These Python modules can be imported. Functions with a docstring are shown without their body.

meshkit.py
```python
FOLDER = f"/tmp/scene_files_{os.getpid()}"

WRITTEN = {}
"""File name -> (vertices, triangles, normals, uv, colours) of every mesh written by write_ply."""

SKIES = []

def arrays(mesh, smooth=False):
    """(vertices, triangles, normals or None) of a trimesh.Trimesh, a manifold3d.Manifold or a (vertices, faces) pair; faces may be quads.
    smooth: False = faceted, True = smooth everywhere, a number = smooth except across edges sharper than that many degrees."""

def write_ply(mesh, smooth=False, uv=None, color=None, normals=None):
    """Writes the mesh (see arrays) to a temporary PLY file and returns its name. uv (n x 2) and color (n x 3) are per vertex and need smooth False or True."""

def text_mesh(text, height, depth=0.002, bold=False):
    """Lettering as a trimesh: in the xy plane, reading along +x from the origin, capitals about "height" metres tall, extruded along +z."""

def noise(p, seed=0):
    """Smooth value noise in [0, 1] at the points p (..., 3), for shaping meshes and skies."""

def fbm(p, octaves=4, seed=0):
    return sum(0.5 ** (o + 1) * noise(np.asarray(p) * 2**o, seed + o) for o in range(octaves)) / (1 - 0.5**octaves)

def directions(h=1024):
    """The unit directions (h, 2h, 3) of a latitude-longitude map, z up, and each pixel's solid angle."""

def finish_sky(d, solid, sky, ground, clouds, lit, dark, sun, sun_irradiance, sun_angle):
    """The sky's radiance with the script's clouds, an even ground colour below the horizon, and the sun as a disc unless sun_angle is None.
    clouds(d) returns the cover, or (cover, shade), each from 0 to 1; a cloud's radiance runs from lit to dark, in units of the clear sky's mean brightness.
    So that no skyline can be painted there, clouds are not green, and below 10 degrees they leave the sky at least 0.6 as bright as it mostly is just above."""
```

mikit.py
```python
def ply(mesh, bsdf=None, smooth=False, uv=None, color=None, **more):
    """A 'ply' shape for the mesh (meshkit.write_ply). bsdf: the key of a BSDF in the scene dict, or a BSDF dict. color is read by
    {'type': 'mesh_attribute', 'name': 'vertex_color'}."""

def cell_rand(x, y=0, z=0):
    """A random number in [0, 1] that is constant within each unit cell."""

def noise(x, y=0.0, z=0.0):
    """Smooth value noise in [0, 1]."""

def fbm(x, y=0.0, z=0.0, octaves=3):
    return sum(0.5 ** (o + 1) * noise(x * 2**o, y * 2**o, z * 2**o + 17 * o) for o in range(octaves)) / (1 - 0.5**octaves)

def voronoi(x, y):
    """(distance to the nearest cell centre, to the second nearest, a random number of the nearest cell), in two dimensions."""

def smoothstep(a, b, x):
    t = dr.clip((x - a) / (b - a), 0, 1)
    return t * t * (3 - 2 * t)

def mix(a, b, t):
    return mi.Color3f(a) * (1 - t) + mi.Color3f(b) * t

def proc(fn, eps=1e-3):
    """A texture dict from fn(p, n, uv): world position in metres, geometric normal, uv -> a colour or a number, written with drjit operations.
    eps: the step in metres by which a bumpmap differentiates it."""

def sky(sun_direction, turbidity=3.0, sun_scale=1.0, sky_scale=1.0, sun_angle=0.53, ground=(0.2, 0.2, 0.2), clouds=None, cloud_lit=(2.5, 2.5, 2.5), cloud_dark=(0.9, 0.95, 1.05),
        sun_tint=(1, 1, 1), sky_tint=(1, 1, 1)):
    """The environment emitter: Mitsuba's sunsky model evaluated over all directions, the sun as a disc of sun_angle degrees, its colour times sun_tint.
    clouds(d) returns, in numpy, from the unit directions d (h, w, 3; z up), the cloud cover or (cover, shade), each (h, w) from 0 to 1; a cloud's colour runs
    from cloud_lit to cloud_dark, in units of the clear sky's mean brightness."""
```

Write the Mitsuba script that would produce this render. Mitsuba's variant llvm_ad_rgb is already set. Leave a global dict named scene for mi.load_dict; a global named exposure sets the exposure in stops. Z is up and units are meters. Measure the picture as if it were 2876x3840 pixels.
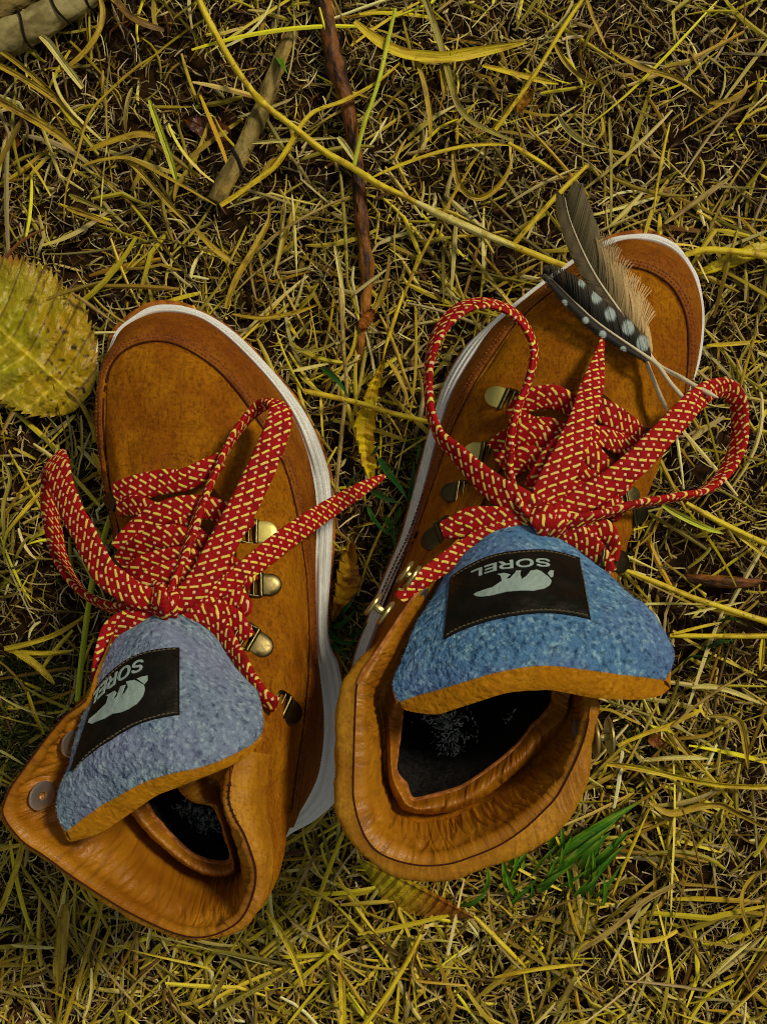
import math
import numpy as np, trimesh, mitsuba as mi, drjit as dr, mikit, meshkit
from scipy.interpolate import Akima1DInterpolator, PchipInterpolator, CubicSpline
from scipy import ndimage
from mikit import noise, fbm, voronoi, smoothstep, mix, proc

scene, labels = {}, {}
# ------------------------------------------------------------------ camera, sky, exposure
H, K, CU, CV = 0.62, 7377.0, 1438.0, 1920.0      # the camera hangs 0.62 m above the ground and looks straight down
T = mi.ScalarTransform4f
scene['camera'] = {'type': 'perspective', 'fov': 2 * math.degrees(math.atan(CU / K / H)), 'fov_axis': 'x', 'near_clip': 0.02, 'far_clip': 200.0,
                   'to_world': T().look_at(origin=[0, 0, H], target=[0, 0, 0], up=[0, 1, 0])}
scene['sky'] = mikit.sky([0.52, 0.42, 0.74], turbidity=4, sun_scale=0.9, sun_angle=11, clouds=lambda d: (np.ones(d.shape[:2]), np.clip(1 - d[..., 2], 0, 1) ** 0.9),
                         cloud_lit=(1.5, 1.5, 1.46), cloud_dark=(0.42, 0.42, 0.42), ground=(0.1, 0.09, 0.05))
exposure = 0.82

rng = np.random.default_rng(7)


def P(u, v, z):
    """Photograph position (pixels of the 2876 x 3840 picture) at height z (metres) -> point of the place."""
    u, v, z = np.broadcast_arrays(np.asarray(u, float), np.asarray(v, float), np.asarray(z, float))
    k = (H - z) / (H * K)
    return np.stack([(u - CU) * k, (CV - v) * k, z], -1)


def px(p):
    p = np.asarray(p, float)
    k = H * K / (H - p[..., 2])
    return CU + p[..., 0] * k, CV - p[..., 1] * k


def lin(r, g, b, gain=1.0):
    c = np.array([r, g, b], float) / 255
    c = np.where(c < 0.04045, c / 12.92, ((c + 0.055) / 1.055) ** 2.4) * gain
    return [float(x) for x in np.clip(c, 0.002, 0.85)]


def unit(a):
    return a / (np.linalg.norm(a, axis=-1, keepdims=True) + 1e-12)


def tag(key, label, category=None, group=None, kind=None):
    d = labels.setdefault(key, {})
    d['label'] = label
    if category: d['category'] = category
    if group: d['group'] = group
    if kind: d['kind'] = kind


def numbered(name):
    if name not in scene and name not in labels and not any(k.startswith(name + '__') for k in scene):
        return name
    i = 1
    while f'{name}_{i:03d}' in scene or f'{name}_{i:03d}' in labels or any(k.startswith(f'{name}_{i:03d}__') for k in scene):
        i += 1
    return f'{name}_{i:03d}'


def add(key, mesh, bsdf, **kw):
    key = numbered(key)
    scene[key] = mikit.ply(mesh, bsdf, **kw)
    return key


# ------------------------------------------------------------------ materials
def rgb(c):
    return {'type': 'rgb', 'value': list(c)}


def col(fn, eps=1e-3):
    return proc(fn, eps)


def prin(base, rough=0.6, spec=0.4, bump=None, bscale=1.0, **kw):
    b = {'type': 'principled', 'base_color': base if isinstance(base, dict) else rgb(base), 'roughness': rough, 'specular': spec, **kw}
    if bump is not None:
        b = {'type': 'bumpmap', 'arbitrary': bump, 'scale': bscale, 'bsdf': b}
    return {'type': 'twosided', 'bsdf': b}


C3 = lambda c: mi.Color3f(*c)


def two_tone(a, b, f, g, lo=0.35, hi=0.65, oct=3):
    a, b = C3(a), C3(b)
    return lambda p, n, uv: mix(a, b, smoothstep(lo, hi, fbm(p.x * f, p.y * f, p.z * g, oct)))


def suede(a, b, c):
    a, b, c = C3(a), C3(b), C3(c)

    def f(p, n, uv):
        big = smoothstep(0.3, 0.72, fbm(p.x * 70, p.y * 70, p.z * 70, 3))
        fine = smoothstep(0.35, 0.75, fbm(p.x * 900, p.y * 900, p.z * 900, 2))
        nap = smoothstep(0.4, 0.8, fbm(p.x * 1500, p.y * 260, p.z * 500, 2))
        return mix(mix(a, b, big), c, fine * 0.42 + nap * 0.34)
    return f


bump_suede = lambda p, n, uv: fbm(p.x * 1400, p.y * 1400, p.z * 1400, 2)
scene['mat_nubuck'] = prin(col(suede(lin(146, 88, 12), lin(166, 110, 14), lin(96, 50, 8))), 0.9, 0.08, col(bump_suede, 2e-4), 0.0005, sheen=0.1, sheen_tint=1.0)
scene['mat_rand'] = prin(col(suede(lin(128, 70, 12), lin(148, 90, 14), lin(84, 42, 8))), 0.7, 0.15, col(bump_suede, 2e-4), 0.00025)


def collar_bump(p, n, uv):
    return fbm(uv.x * 420, uv.y * 4.0, 0.0, 3) * 0.7 + fbm(p.x * 2000, p.y * 2000, p.z * 2000, 2) * 0.16


scene['mat_collar_outer'] = prin(col(suede(lin(166, 112, 18), lin(188, 136, 26), lin(138, 88, 14))), 0.5, 0.3, col(collar_bump, 2e-4), 0.0009)
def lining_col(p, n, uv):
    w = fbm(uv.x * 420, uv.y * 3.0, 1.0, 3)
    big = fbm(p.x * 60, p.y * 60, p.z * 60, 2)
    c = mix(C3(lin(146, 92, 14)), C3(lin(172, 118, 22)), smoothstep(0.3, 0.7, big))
    return mix(c, C3(lin(84, 42, 8)), smoothstep(0.54, 0.84, w) * 0.40)  # dark streaks put the shade of the creases into the leather colour


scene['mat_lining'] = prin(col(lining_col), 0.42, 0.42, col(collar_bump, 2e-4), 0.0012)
scene['mat_edge'] = prin(col(two_tone(lin(178, 118, 60), lin(140, 84, 34), 500, 500)), 0.8, 0.2)
scene['mat_white_rubber'] = prin(col(two_tone([0.82, 0.86, 0.84], [0.72, 0.77, 0.72], 90, 90, 0.45, 0.9, 4)), 0.45, 0.4)
scene['mat_gum'] = prin(col(two_tone(lin(172, 108, 30), lin(130, 74, 18), 300, 300)), 0.6, 0.3)
scene['mat_seam'] = prin(lin(62, 26, 10), 0.8, 0.2)
scene['mat_thread'] = prin(col(two_tone(lin(142, 76, 34), lin(104, 50, 22), 900, 900)), 0.7, 0.3)
scene['mat_thread_dark'] = prin(lin(56, 26, 8), 0.7, 0.3)


def felt(a, b, c, d):
    a, b, c, d = C3(a), C3(b), C3(c), C3(d)

    def f(p, n, uv):
        m1 = fbm(p.x * 560, p.y * 560, p.z * 560, 4)
        m2 = fbm(p.x * 620 + 40, p.y * 620, p.z * 620 + 9, 4)
        q = mix(a, b, smoothstep(0.40, 0.86, m1))
        q = mix(q, c, smoothstep(0.42, 0.92, m2))
        return mix(q, d, smoothstep(0.4, 0.75, fbm(p.x * 45, p.y * 45, p.z * 45, 2)) * 0.35)
    return f


felt_bump = col(lambda p, n, uv: fbm(p.x * 700, p.y * 700, p.z * 700, 3), 2e-4)
scene['mat_felt_blue'] = prin(col(felt(lin(82, 128, 170), lin(26, 58, 94), lin(146, 192, 212), lin(104, 118, 172))), 0.95, 0.05, felt_bump, 0.0016, sheen=0.2)
scene['mat_felt_grey'] = prin(col(felt(lin(116, 140, 162), lin(46, 66, 92), lin(166, 196, 206), lin(130, 128, 172))), 0.95, 0.1, felt_bump, 0.0016, sheen=0.2)
scene['mat_felt_ochre'] = prin(col(felt(lin(186, 128, 18), lin(150, 94, 10), lin(206, 150, 34), lin(182, 118, 16))), 0.95, 0.1, felt_bump, 0.0007, sheen=0.3)
scene['mat_patch'] = prin(col(two_tone([.004, .0045, .0025], [.009, .007, .004], 220, 220)), 0.45, 0.22, col(lambda p, n, uv: fbm(p.x * 1500, p.y * 1500, p.z * 1500, 2), 2e-4), 0.00012)
scene['mat_print'] = prin(lin(150, 174, 168), 0.4, 0.4)
scene['mat_thread_pale'] = prin(lin(92, 84, 58), 0.7, 0.2)
scene['mat_fleece'] = prin(col(two_tone([0.006, 0.007, 0.007], [0.016, 0.016, 0.014], 700, 700)), 0.5, 0.4)
scene['mat_glint'] = prin(col(two_tone([.05, .07, .07], [.62, .74, .72], 700, 700, .35, .6)), 0.3, 0.6)


def lace_pattern(p, n, uv):
    # uv: length and distance across, in millimetres; a diagonal braid with yellow floats and pale dots
    s = 0.70710678
    a = (uv.x + uv.y * 1.05) * s
    b = (uv.y * 1.05 - uv.x) * s
    wob = (fbm(uv.x * 0.6, uv.y * 0.6, 3.0, 2) - 0.5) * 0.5
    b2 = (b + wob) / 4.6
    row = dr.floor(b2)
    fb = b2 - row
    a2 = a / 5.0 + 0.5 * (row - 2 * dr.floor(row / 2))
    fa = a2 - dr.floor(a2)
    dash = smoothstep(0.135, 0.09, dr.abs(fb - 0.25)) * smoothstep(0.40, 0.34, dr.abs(fa - 0.5))
    dot = smoothstep(0.145, 0.095, dr.abs(fb - 0.75)) * smoothstep(0.15, 0.10, dr.abs(fa - 0.5))
    weave = 0.5 + 0.5 * dr.sin(a * 6.0) * dr.sin(b * 6.0)
    return dash, dot, weave, cell_r(row, dr.floor(a2))


def cell_r(i, j):
    return mikit.cell_rand(i, j, 5.0)


def lace_col(p, n, uv):
    dash, dot, weave, r = lace_pattern(p, n, uv)
    red = mix(C3(lin(138, 4, 8)), C3(lin(180, 11, 12)), weave)
    red = mix(red, C3(lin(84, 3, 10)), smoothstep(0.5, 0.8, fbm(p.x * 300, p.y * 300, p.z * 300, 2)) * 0.5)
    c = mix(red, mix(C3(lin(255, 222, 90)), C3(lin(248, 206, 118)), r), dash)
    return mix(c, C3(lin(255, 196, 150)), dot)


def lace_h(p, n, uv):
    dash, dot, weave, r = lace_pattern(p, n, uv)
    return weave * 0.6 + dr.maximum(dash, dot) * 0.8


scene['mat_lace'] = prin(col(lace_col), 0.75, 0.25, col(lace_h, 1.5e-4), 0.0004, sheen=0.3)
brass_rough = col(lambda p, n, uv: 0.22 + 0.25 * fbm(p.x * 900, p.y * 900, p.z * 900, 2))
scene['mat_brass_skylit'] = {'type': 'twosided', 'bsdf': {'type': 'principled', 'base_color': rgb([0.66, 0.62, 0.17]), 'metallic': 0.55, 'roughness': 0.4}}  # brighter plates: the sky's reflection is put into this base colour
scene['mat_brass_dark'] = {'type': 'twosided', 'bsdf': {'type': 'principled', 'base_color': rgb([0.10, 0.085, 0.035]), 'metallic': 1.0, 'roughness': brass_rough}}
scene['mat_brass_mid'] = {'type': 'twosided', 'bsdf': {'type': 'principled', 'base_color': rgb([0.46, 0.40, 0.15]), 'metallic': 0.8, 'roughness': brass_rough}}
scene['mat_nickel'] = {'type': 'twosided', 'bsdf': {'type': 'principled', 'base_color': rgb([0.62, 0.64, 0.60]), 'metallic': 0.9, 'roughness': 0.25}}
scene['mat_vertex'] = prin({'type': 'mesh_attribute', 'name': 'vertex_color'}, 0.55, 0.35)
scene['mat_feather'] = prin({'type': 'mesh_attribute', 'name': 'vertex_color'}, 0.6, 0.3)
scene['mat_quill'] = prin(lin(214, 206, 170), 0.35, 0.5)
scene['mat_soil'] = prin(col(two_tone(lin(30, 20, 9), lin(52, 35, 15), 260, 260, 0.3, 0.7, 4)), 0.95, 0.1)


def bark(a, b, c, f=1.0):
    a, b, c = C3(a), C3(b), C3(c)

    def g(p, n, uv):
        q = fbm(uv.x * 0.10 * f, uv.y * 9, 0.0, 4)
        k = mix(a, b, smoothstep(0.3, 0.62, q))
        return mix(k, c, smoothstep(0.55, 0.8, fbm(uv.x * 0.05, uv.y * 2, 7.0, 3)))
    return g


bark_h = col(lambda p, n, uv: fbm(uv.x * 0.25, uv.y * 14, 0.0, 3), 2e-4)
scene['mat_twig_brown'] = prin(col(bark(lin(116, 70, 20), lin(48, 28, 10), lin(160, 106, 30))), 0.6, 0.35, bark_h, 0.0014)
scene['mat_twig_grey'] = prin(col(bark(lin(152, 136, 78), lin(104, 92, 48), lin(172, 150, 74))), 0.85, 0.2, bark_h, 0.0016)
scene['mat_twig_pale'] = prin(col(bark(lin(156, 148, 96), lin(112, 102, 58), lin(130, 112, 50))), 0.7, 0.25, bark_h, 0.001)
scene['mat_ring'] = prin(lin(30, 26, 18), 0.8, 0.2)


def straw(a, b, c):
    a, b, c = C3(a), C3(b), C3(c)

    def g(p, n, uv):
        k = mix(a, b, smoothstep(0.3, 0.7, fbm(uv.x * 0.12, uv.y * 9, p.x * 30, 3)))
        k = mix(k, c, smoothstep(0.46, 0.74, fbm(uv.x * 0.16 + 3, uv.y * 2.2, p.y * 40, 3)) * 0.85)
        return mix(k, c * 0.35, smoothstep(0.70, 0.80, fbm(uv.x * 0.7, uv.y * 4, p.x * 60, 2)) * 0.7)
    return g


STRAW = {'yellow': (lin(222, 206, 40), lin(204, 180, 30), lin(160, 126, 20)),
         'pale': (lin(224, 220, 132), lin(204, 194, 98), lin(170, 150, 60)),
         'olive': (lin(162, 158, 60), lin(136, 126, 40), lin(112, 92, 24)),
         'golden': (lin(192, 166, 38), lin(164, 138, 26), lin(116, 92, 18)),
         'tan': (lin(180, 160, 88), lin(152, 130, 58), lin(110, 88, 32)),
         'greenish': (lin(196, 210, 48), lin(170, 188, 44), lin(180, 172, 34)),
         'brown': (lin(132, 104, 38), lin(104, 78, 26), lin(70, 48, 16))}
for k, (a, b, c) in STRAW.items():
    scene['mat_straw_' + k] = prin(col(straw(a, b, c)), 0.5, 0.4, col(lambda p, n, uv: fbm(uv.x * 0.05, uv.y * 9, 0.0, 2), 2e-4), 0.0004)

# ------------------------------------------------------------------ mesh helpers
def grid_faces(r, c, wrap=False):
    i, j = np.meshgrid(np.arange(r - 1), np.arange(c if wrap else c - 1), indexing='ij')
    j2 = (j + 1) % c
    return np.stack([i * c + j, i * c + j2, (i + 1) * c + j2, (i + 1) * c + j], -1).reshape(-1, 4)


def loop_curve(pts, N, ts, z=None):
    """Closed curve through (station, u, v[, z]); N stations round the boot; n + 1 samples, the last equal to the first."""
    a = np.array([list(p) + ([z] if len(p) == 3 else []) for p in pts], float)
    a = a[np.argsort(a[:, 0])]
    ext = np.vstack([a[-4:] - [N, 0, 0, 0], a, a[:4] + [N, 0, 0, 0]])
    f = Akima1DInterpolator(ext[:, 0], ext[:, 1:])
    return f(ts)


def loft(rows, ns, s=None, kind=Akima1DInterpolator):
    rows = np.asarray(rows)
    s = np.linspace(0, 1, len(rows)) if s is None else np.asarray(s, float)
    return kind(s, rows, axis=0)(np.linspace(s[0], s[-1], ns))


def grid_normals(g):
    a = np.gradient(g, axis=0)
    b = np.gradient(g, axis=1)
    return unit(np.cross(b, a))


class ZMap:
    """Height of the visible surface as a function of photograph position: what small pieces are laid on."""
    def __init__(self, *pts, step=4):
        self.s = step
        w, h = 2876 // step + 80, 3840 // step + 80
        z = np.full((h, w), -1.0)
        p = np.vstack([q.reshape(-1, 3) for q in pts])
        u, v = px(p)
        i, j = np.round(v / step).astype(int) + 40, np.round(u / step).astype(int) + 40
        ok = (i >= 0) & (i < h) & (j >= 0) & (j < w)
        np.maximum.at(z, (i[ok], j[ok]), p[ok, 2])
        # close pinholes, then extend outwards
        m = z > -1
        zc = ndimage.grey_closing(np.where(m, z, 0), 3)
        m2 = ndimage.binary_closing(m, iterations=2)
        z = np.where(m2, np.where(m, z, zc), -1)
        self.m = m2.astype(float)
        near = ndimage.distance_transform_edt(z <= 0, return_distances=False, return_indices=True)
        z = z[tuple(near)]
        self.z = ndimage.gaussian_filter(ndimage.median_filter(z, 3), 0.8)

    def __call__(self, u, v):
        u, v = np.broadcast_arrays(np.asarray(u, float), np.asarray(v, float))
        return ndimage.map_coordinates(self.z, [v.reshape(-1) / self.s + 40, u.reshape(-1) / self.s + 40], order=1, mode='nearest').reshape(u.shape)

    def pt(self, u, v, lift=0.0):
        q = P(u, v, self(u, v))
        return q + self.nrm(u, v) * lift if lift else q

    def nrm(self, u, v, e=10):
        u, v = np.asarray(u, float), np.asarray(v, float)
        a = P(u + e, v, self(u + e, v)) - P(u - e, v, self(u - e, v))
        b = P(u, v - e, self(u, v - e)) - P(u, v + e, self(u, v + e))
        return unit(np.cross(a, b))


def spline(pts, step=0.001, smooth=True):
    p = np.asarray(pts, float)
    d = np.r_[0, np.cumsum(np.linalg.norm(np.diff(p, axis=0), axis=1))]
    n = max(3, int(d[-1] / step))
    if len(p) == 2 or not smooth:
        return np.stack([np.interp(np.linspace(0, d[-1], n), d, p[:, k]) for k in range(3)], 1)
    f = CubicSpline(d, p) if len(p) < 4 else Akima1DInterpolator(d, p)
    return f(np.linspace(0, d[-1], n))


def tube(p, r, sides=6, caps=True):
    """(vertices, faces, uv) of a tube along p with radii r; uv: length in mm, turn."""
    p = np.asarray(p, float)
    r = np.broadcast_to(r, (len(p),))
    t = unit(np.gradient(p, axis=0))
    up = np.where(np.abs(t[:, 2:]) < 0.9, [0, 0, 1.0], [1.0, 0, 0])
    a = unit(np.cross(t, up)); b = np.cross(a, t)
    ang = np.linspace(0, 2 * np.pi, sides + 1)
    v = p[:, None] + r[:, None, None] * (np.cos(ang)[None, :, None] * a[:, None] + np.sin(ang)[None, :, None] * b[:, None])
    d = np.r_[0, np.cumsum(np.linalg.norm(np.diff(p, axis=0), axis=1))] * 1000
    uv = np.stack(np.broadcast_arrays(d[:, None], (ang / 2 / np.pi)[None]), -1)
    return v.reshape(-1, 3), grid_faces(len(p), sides + 1), uv.reshape(-1, 2)


def join(parts):
    vs, fs, us, at = [], [], [], 0
    for q in parts:
        v, f = q[0], np.asarray(q[1])
        if f.shape[1] == 4:
            f = np.vstack([f[:, [0, 1, 2]], f[:, [0, 2, 3]]])
        vs.append(v); fs.append(f + at); at += len(v)
        if len(q) > 2: us.append(q[2])
    return np.vstack(vs), np.vstack(fs), (np.vstack(us) if us else None)


def ribbon(p, width, thick, side=None, n=14, up=None):
    """A flat woven lace along p: cross-section a rounded bar. uv in mm."""
    t = unit(np.gradient(p, axis=0))
    up = np.array([0, 0, 1.0]) if up is None else up
    a = unit(np.cross(t, up))
    b = unit(np.cross(a, t))
    ang = np.linspace(0, 2 * np.pi, n + 1)
    c, s = np.cos(ang), np.sin(ang)
    x = np.sign(c) * np.abs(c) ** 0.75 * 0.5
    y = np.sign(s) * np.abs(s) ** 0.9 * 0.5
    w = np.broadcast_to(width, (len(p),))[:, None, None]
    v = p[:, None] + w * x[None, :, None] * a[:, None] + thick * y[None, :, None] * b[:, None] * np.minimum(1, w / 0.006)
    d = np.r_[0, np.cumsum(np.linalg.norm(np.diff(p, axis=0), axis=1))] * 1000
    uv = np.stack(np.broadcast_arrays(d[:, None], (x * 1000)[None] * np.broadcast_to(width, (len(p),))[:, None]), -1)
    return v.reshape(-1, 3), grid_faces(len(p), n + 1), uv.reshape(-1, 2)


def tri(mesh):
    f = np.asarray(mesh[1])
    return trimesh.Trimesh(mesh[0], np.vstack([f[:, [0, 1, 2]], f[:, [0, 2, 3]]]) if f.shape[1] == 4 else f, process=False)


def sd_polyline(u, v, pts):
    """Signed distance (pixels) to a polyline; positive on its left-hand side as seen in the picture (v down)."""
    q = np.stack([u, v], -1).reshape(-1, 2)
    best = np.full(len(q), 1e9); sgn = np.ones(len(q))
    for a, b in zip(pts[:-1], pts[1:]):
        a, b = np.array(a, float), np.array(b, float)
        d = b - a
        t = np.clip(((q - a) @ d) / (d @ d), 0, 1)
        r = q - a - t[:, None] * d
        dist = np.hypot(r[:, 0], r[:, 1])
        s = np.sign(d[0] * (q[:, 1] - a[1]) - d[1] * (q[:, 0] - a[0]))
        k = dist < best
        best[k] = dist[k]; sgn[k] = s[k]
    return (best * sgn).reshape(np.shape(u))


def curve2(pts, step=6.0):
    p = np.asarray(pts, float)
    d = np.r_[0, np.cumsum(np.linalg.norm(np.diff(p, axis=0), axis=1))]
    f = Akima1DInterpolator(d, p) if len(p) > 3 else CubicSpline(d, p)
    return f(np.linspace(0, d[-1], max(3, int(d[-1] / step))))


def offset2(c, o):
    t = np.gradient(c, axis=0)
    t /= np.linalg.norm(t, axis=1, keepdims=True) + 1e-9
    return c + o * np.stack([-t[:, 1], t[:, 0]], 1)


def dashes(zm, c, pitch, length, r, lift, cross=0.0):
    """Stitches along a picture curve, laid on the surface. cross: stitches lie across the curve, that many pixels long."""
    d = np.r_[0, np.cumsum(np.linalg.norm(np.diff(c, axis=0), axis=1))]
    out = []
    for s in np.arange(pitch / 2, d[-1] - pitch / 2, pitch):
        m = np.array([np.interp(s, d, c[:, k]) for k in (0, 1)])
        e = np.array([np.interp(s + 1, d, c[:, k]) for k in (0, 1)]) - m
        e /= np.linalg.norm(e) + 1e-9
        if cross:
            e = np.array([-e[1], e[0]]) * cross / length
        x = np.linspace(-0.5, 0.5, 4)[:, None] * e * length + m
        q = zm.pt(x[:, 0], x[:, 1], lift)
        q[[0, -1]] -= zm.nrm(x[[0, -1], 0], x[[0, -1], 1]) * r * 1.2
        out.append(tube(q, r, 5)[:2])
    return out


# ------------------------------------------------------------------ the setting: soil
gx = np.concatenate([[-60, -12, -3, -1.2], np.linspace(-0.6, 0.6, 241), [1.2, 3, 12, 60]])
X, Y = np.meshgrid(gx, gx, indexing='ij')
hz = (meshkit.fbm(np.stack([X * 45, Y * 45, X * 0], -1), 4, seed=3) - 0.5) * 0.006 - 0.001
hz = np.where(np.maximum(np.abs(X), np.abs(Y)) > 0.65, -0.002, hz)
add('ground', (np.stack([X, Y, hz], -1).reshape(-1, 3), grid_faces(len(gx), len(gx))[:, ::-1]), 'mat_soil', smooth=True)
tag('ground', 'dark brown soil showing between the dry grass', kind='structure')


# ------------------------------------------------------------------ dry grass litter
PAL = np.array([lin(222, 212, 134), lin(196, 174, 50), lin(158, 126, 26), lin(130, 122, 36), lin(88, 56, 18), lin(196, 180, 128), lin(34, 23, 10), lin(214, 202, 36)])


def blades(n, length, width, zr, weights, xr=(-0.30, 0.30), yr=(-0.37, 0.37), curl=1.0, seg=5, seed=1, keep=None, tilt=0.10, pal=PAL, theta=None):
    r = np.random.default_rng(seed)
    x, y = r.uniform(*xr, n), r.uniform(*yr, n)
    if keep is not None:
        k = keep(x, y, r); x, y = x[k], y[k]; n = len(x)
    L = r.uniform(length[0], length[1], n) * r.uniform(0.6, 1.0, n)
    th = r.uniform(0, 2 * np.pi, n) if theta is None else theta(x, y, r)
    kap = r.normal(0, 1.0, n) * curl / L * np.where(r.random(n) < 0.25, 2.2, 0.8)
    dk = r.normal(0, 1.0, n) * curl / L
    s = np.linspace(0, 1, seg + 1)[None]
    ang = th[:, None] + (kap[:, None] * s + dk[:, None] * s * s) * L[:, None]
    kink = np.where(r.random(n) < 0.35, r.normal(0, 0.8, n), 0)[:, None]
    ang = ang + kink * (s > r.uniform(0.2, 0.85, n)[:, None])
    ds = L[:, None] / seg
    cx = x[:, None] + np.concatenate([np.zeros((n, 1)), np.cumsum(np.cos(ang[:, :-1]) * ds, 1)], 1)
    cy = y[:, None] + np.concatenate([np.zeros((n, 1)), np.cumsum(np.sin(ang[:, :-1]) * ds, 1)], 1)
    z0 = r.uniform(zr[0], zr[1], n) * r.uniform(0.5, 1.0, n)
    tl = r.normal(0, tilt, n)
    cz = z0[:, None] + tl[:, None] * L[:, None] * (s - 0.5) + (r.uniform(-0.05, 0.16, n) * L)[:, None] * (4 * s * (1 - s)) * 0.5
    cz = np.maximum(cz, -0.0015)
    w = r.uniform(width[0], width[1], n)[:, None] * (0.35 + 0.65 * np.clip(np.sin(np.pi * np.clip(s * 0.9 + 0.08, 0, 1)), 0, 1) ** 0.6)
    roll = r.normal(0, 0.75, n)[:, None] + r.normal(0, 0.6, n)[:, None] * s
    sx, sy = -np.sin(ang) * np.cos(roll), np.cos(ang) * np.cos(roll)
    sz = np.sin(roll)
    c = np.stack([cx, cy, cz], -1)
    sd = np.stack([sx, sy, sz], -1) * w[..., None] / 2
    mid = c + np.stack([np.sin(ang) * np.sin(roll) * 0.3, -np.cos(ang) * np.sin(roll) * 0.3, np.cos(roll) * 0.3], -1) * w[..., None]
    v = np.stack([c - sd, mid, c + sd], 2)              # a folded blade: edge, ridge, edge
    idx = np.arange(n * (seg + 1) * 3).reshape(n, seg + 1, 3)
    f = np.stack([idx[:, :-1, :-1], idx[:, :-1, 1:], idx[:, 1:, 1:], idx[:, 1:, :-1]], -1).reshape(-1, 4)
    base = pal[r.choice(len(pal), n, p=np.array(weights) / np.sum(weights))] * np.clip(np.exp(r.normal(-0.26, 0.46, n)), 0.2, 1.7)[:, None]
    other = pal[r.choice(len(pal), n, p=np.array(weights) / np.sum(weights))]
    mx = np.clip(s + r.normal(0, 0.25, n)[:, None], 0, 1)[..., None] * 0.6
    cl = base[:, None] * (1 - mx) + other[:, None] * mx
    cl = np.repeat(cl[:, :, None], 3, 2)
    return v.reshape(-1, 3), f, np.clip(cl, 0.003, 0.8).reshape(-1, 3)


def patchy(f, lo, hi, seed):
    def k(x, y, r):
        q = meshkit.fbm(np.stack([x * f, y * f, x * 0], -1), 3, seed)
        return r.random(len(x)) < np.clip((q - lo) / (hi - lo), 0.08, 1)
    return k


def more_low(f, lo, hi, seed, gain=0.5):
    g = patchy(f, lo, hi, seed)
    return lambda x, y, r: g(x, y, r) & (r.random(len(x)) < np.clip(0.75 - y * gain * 2.2, 0.35, 1))


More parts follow.
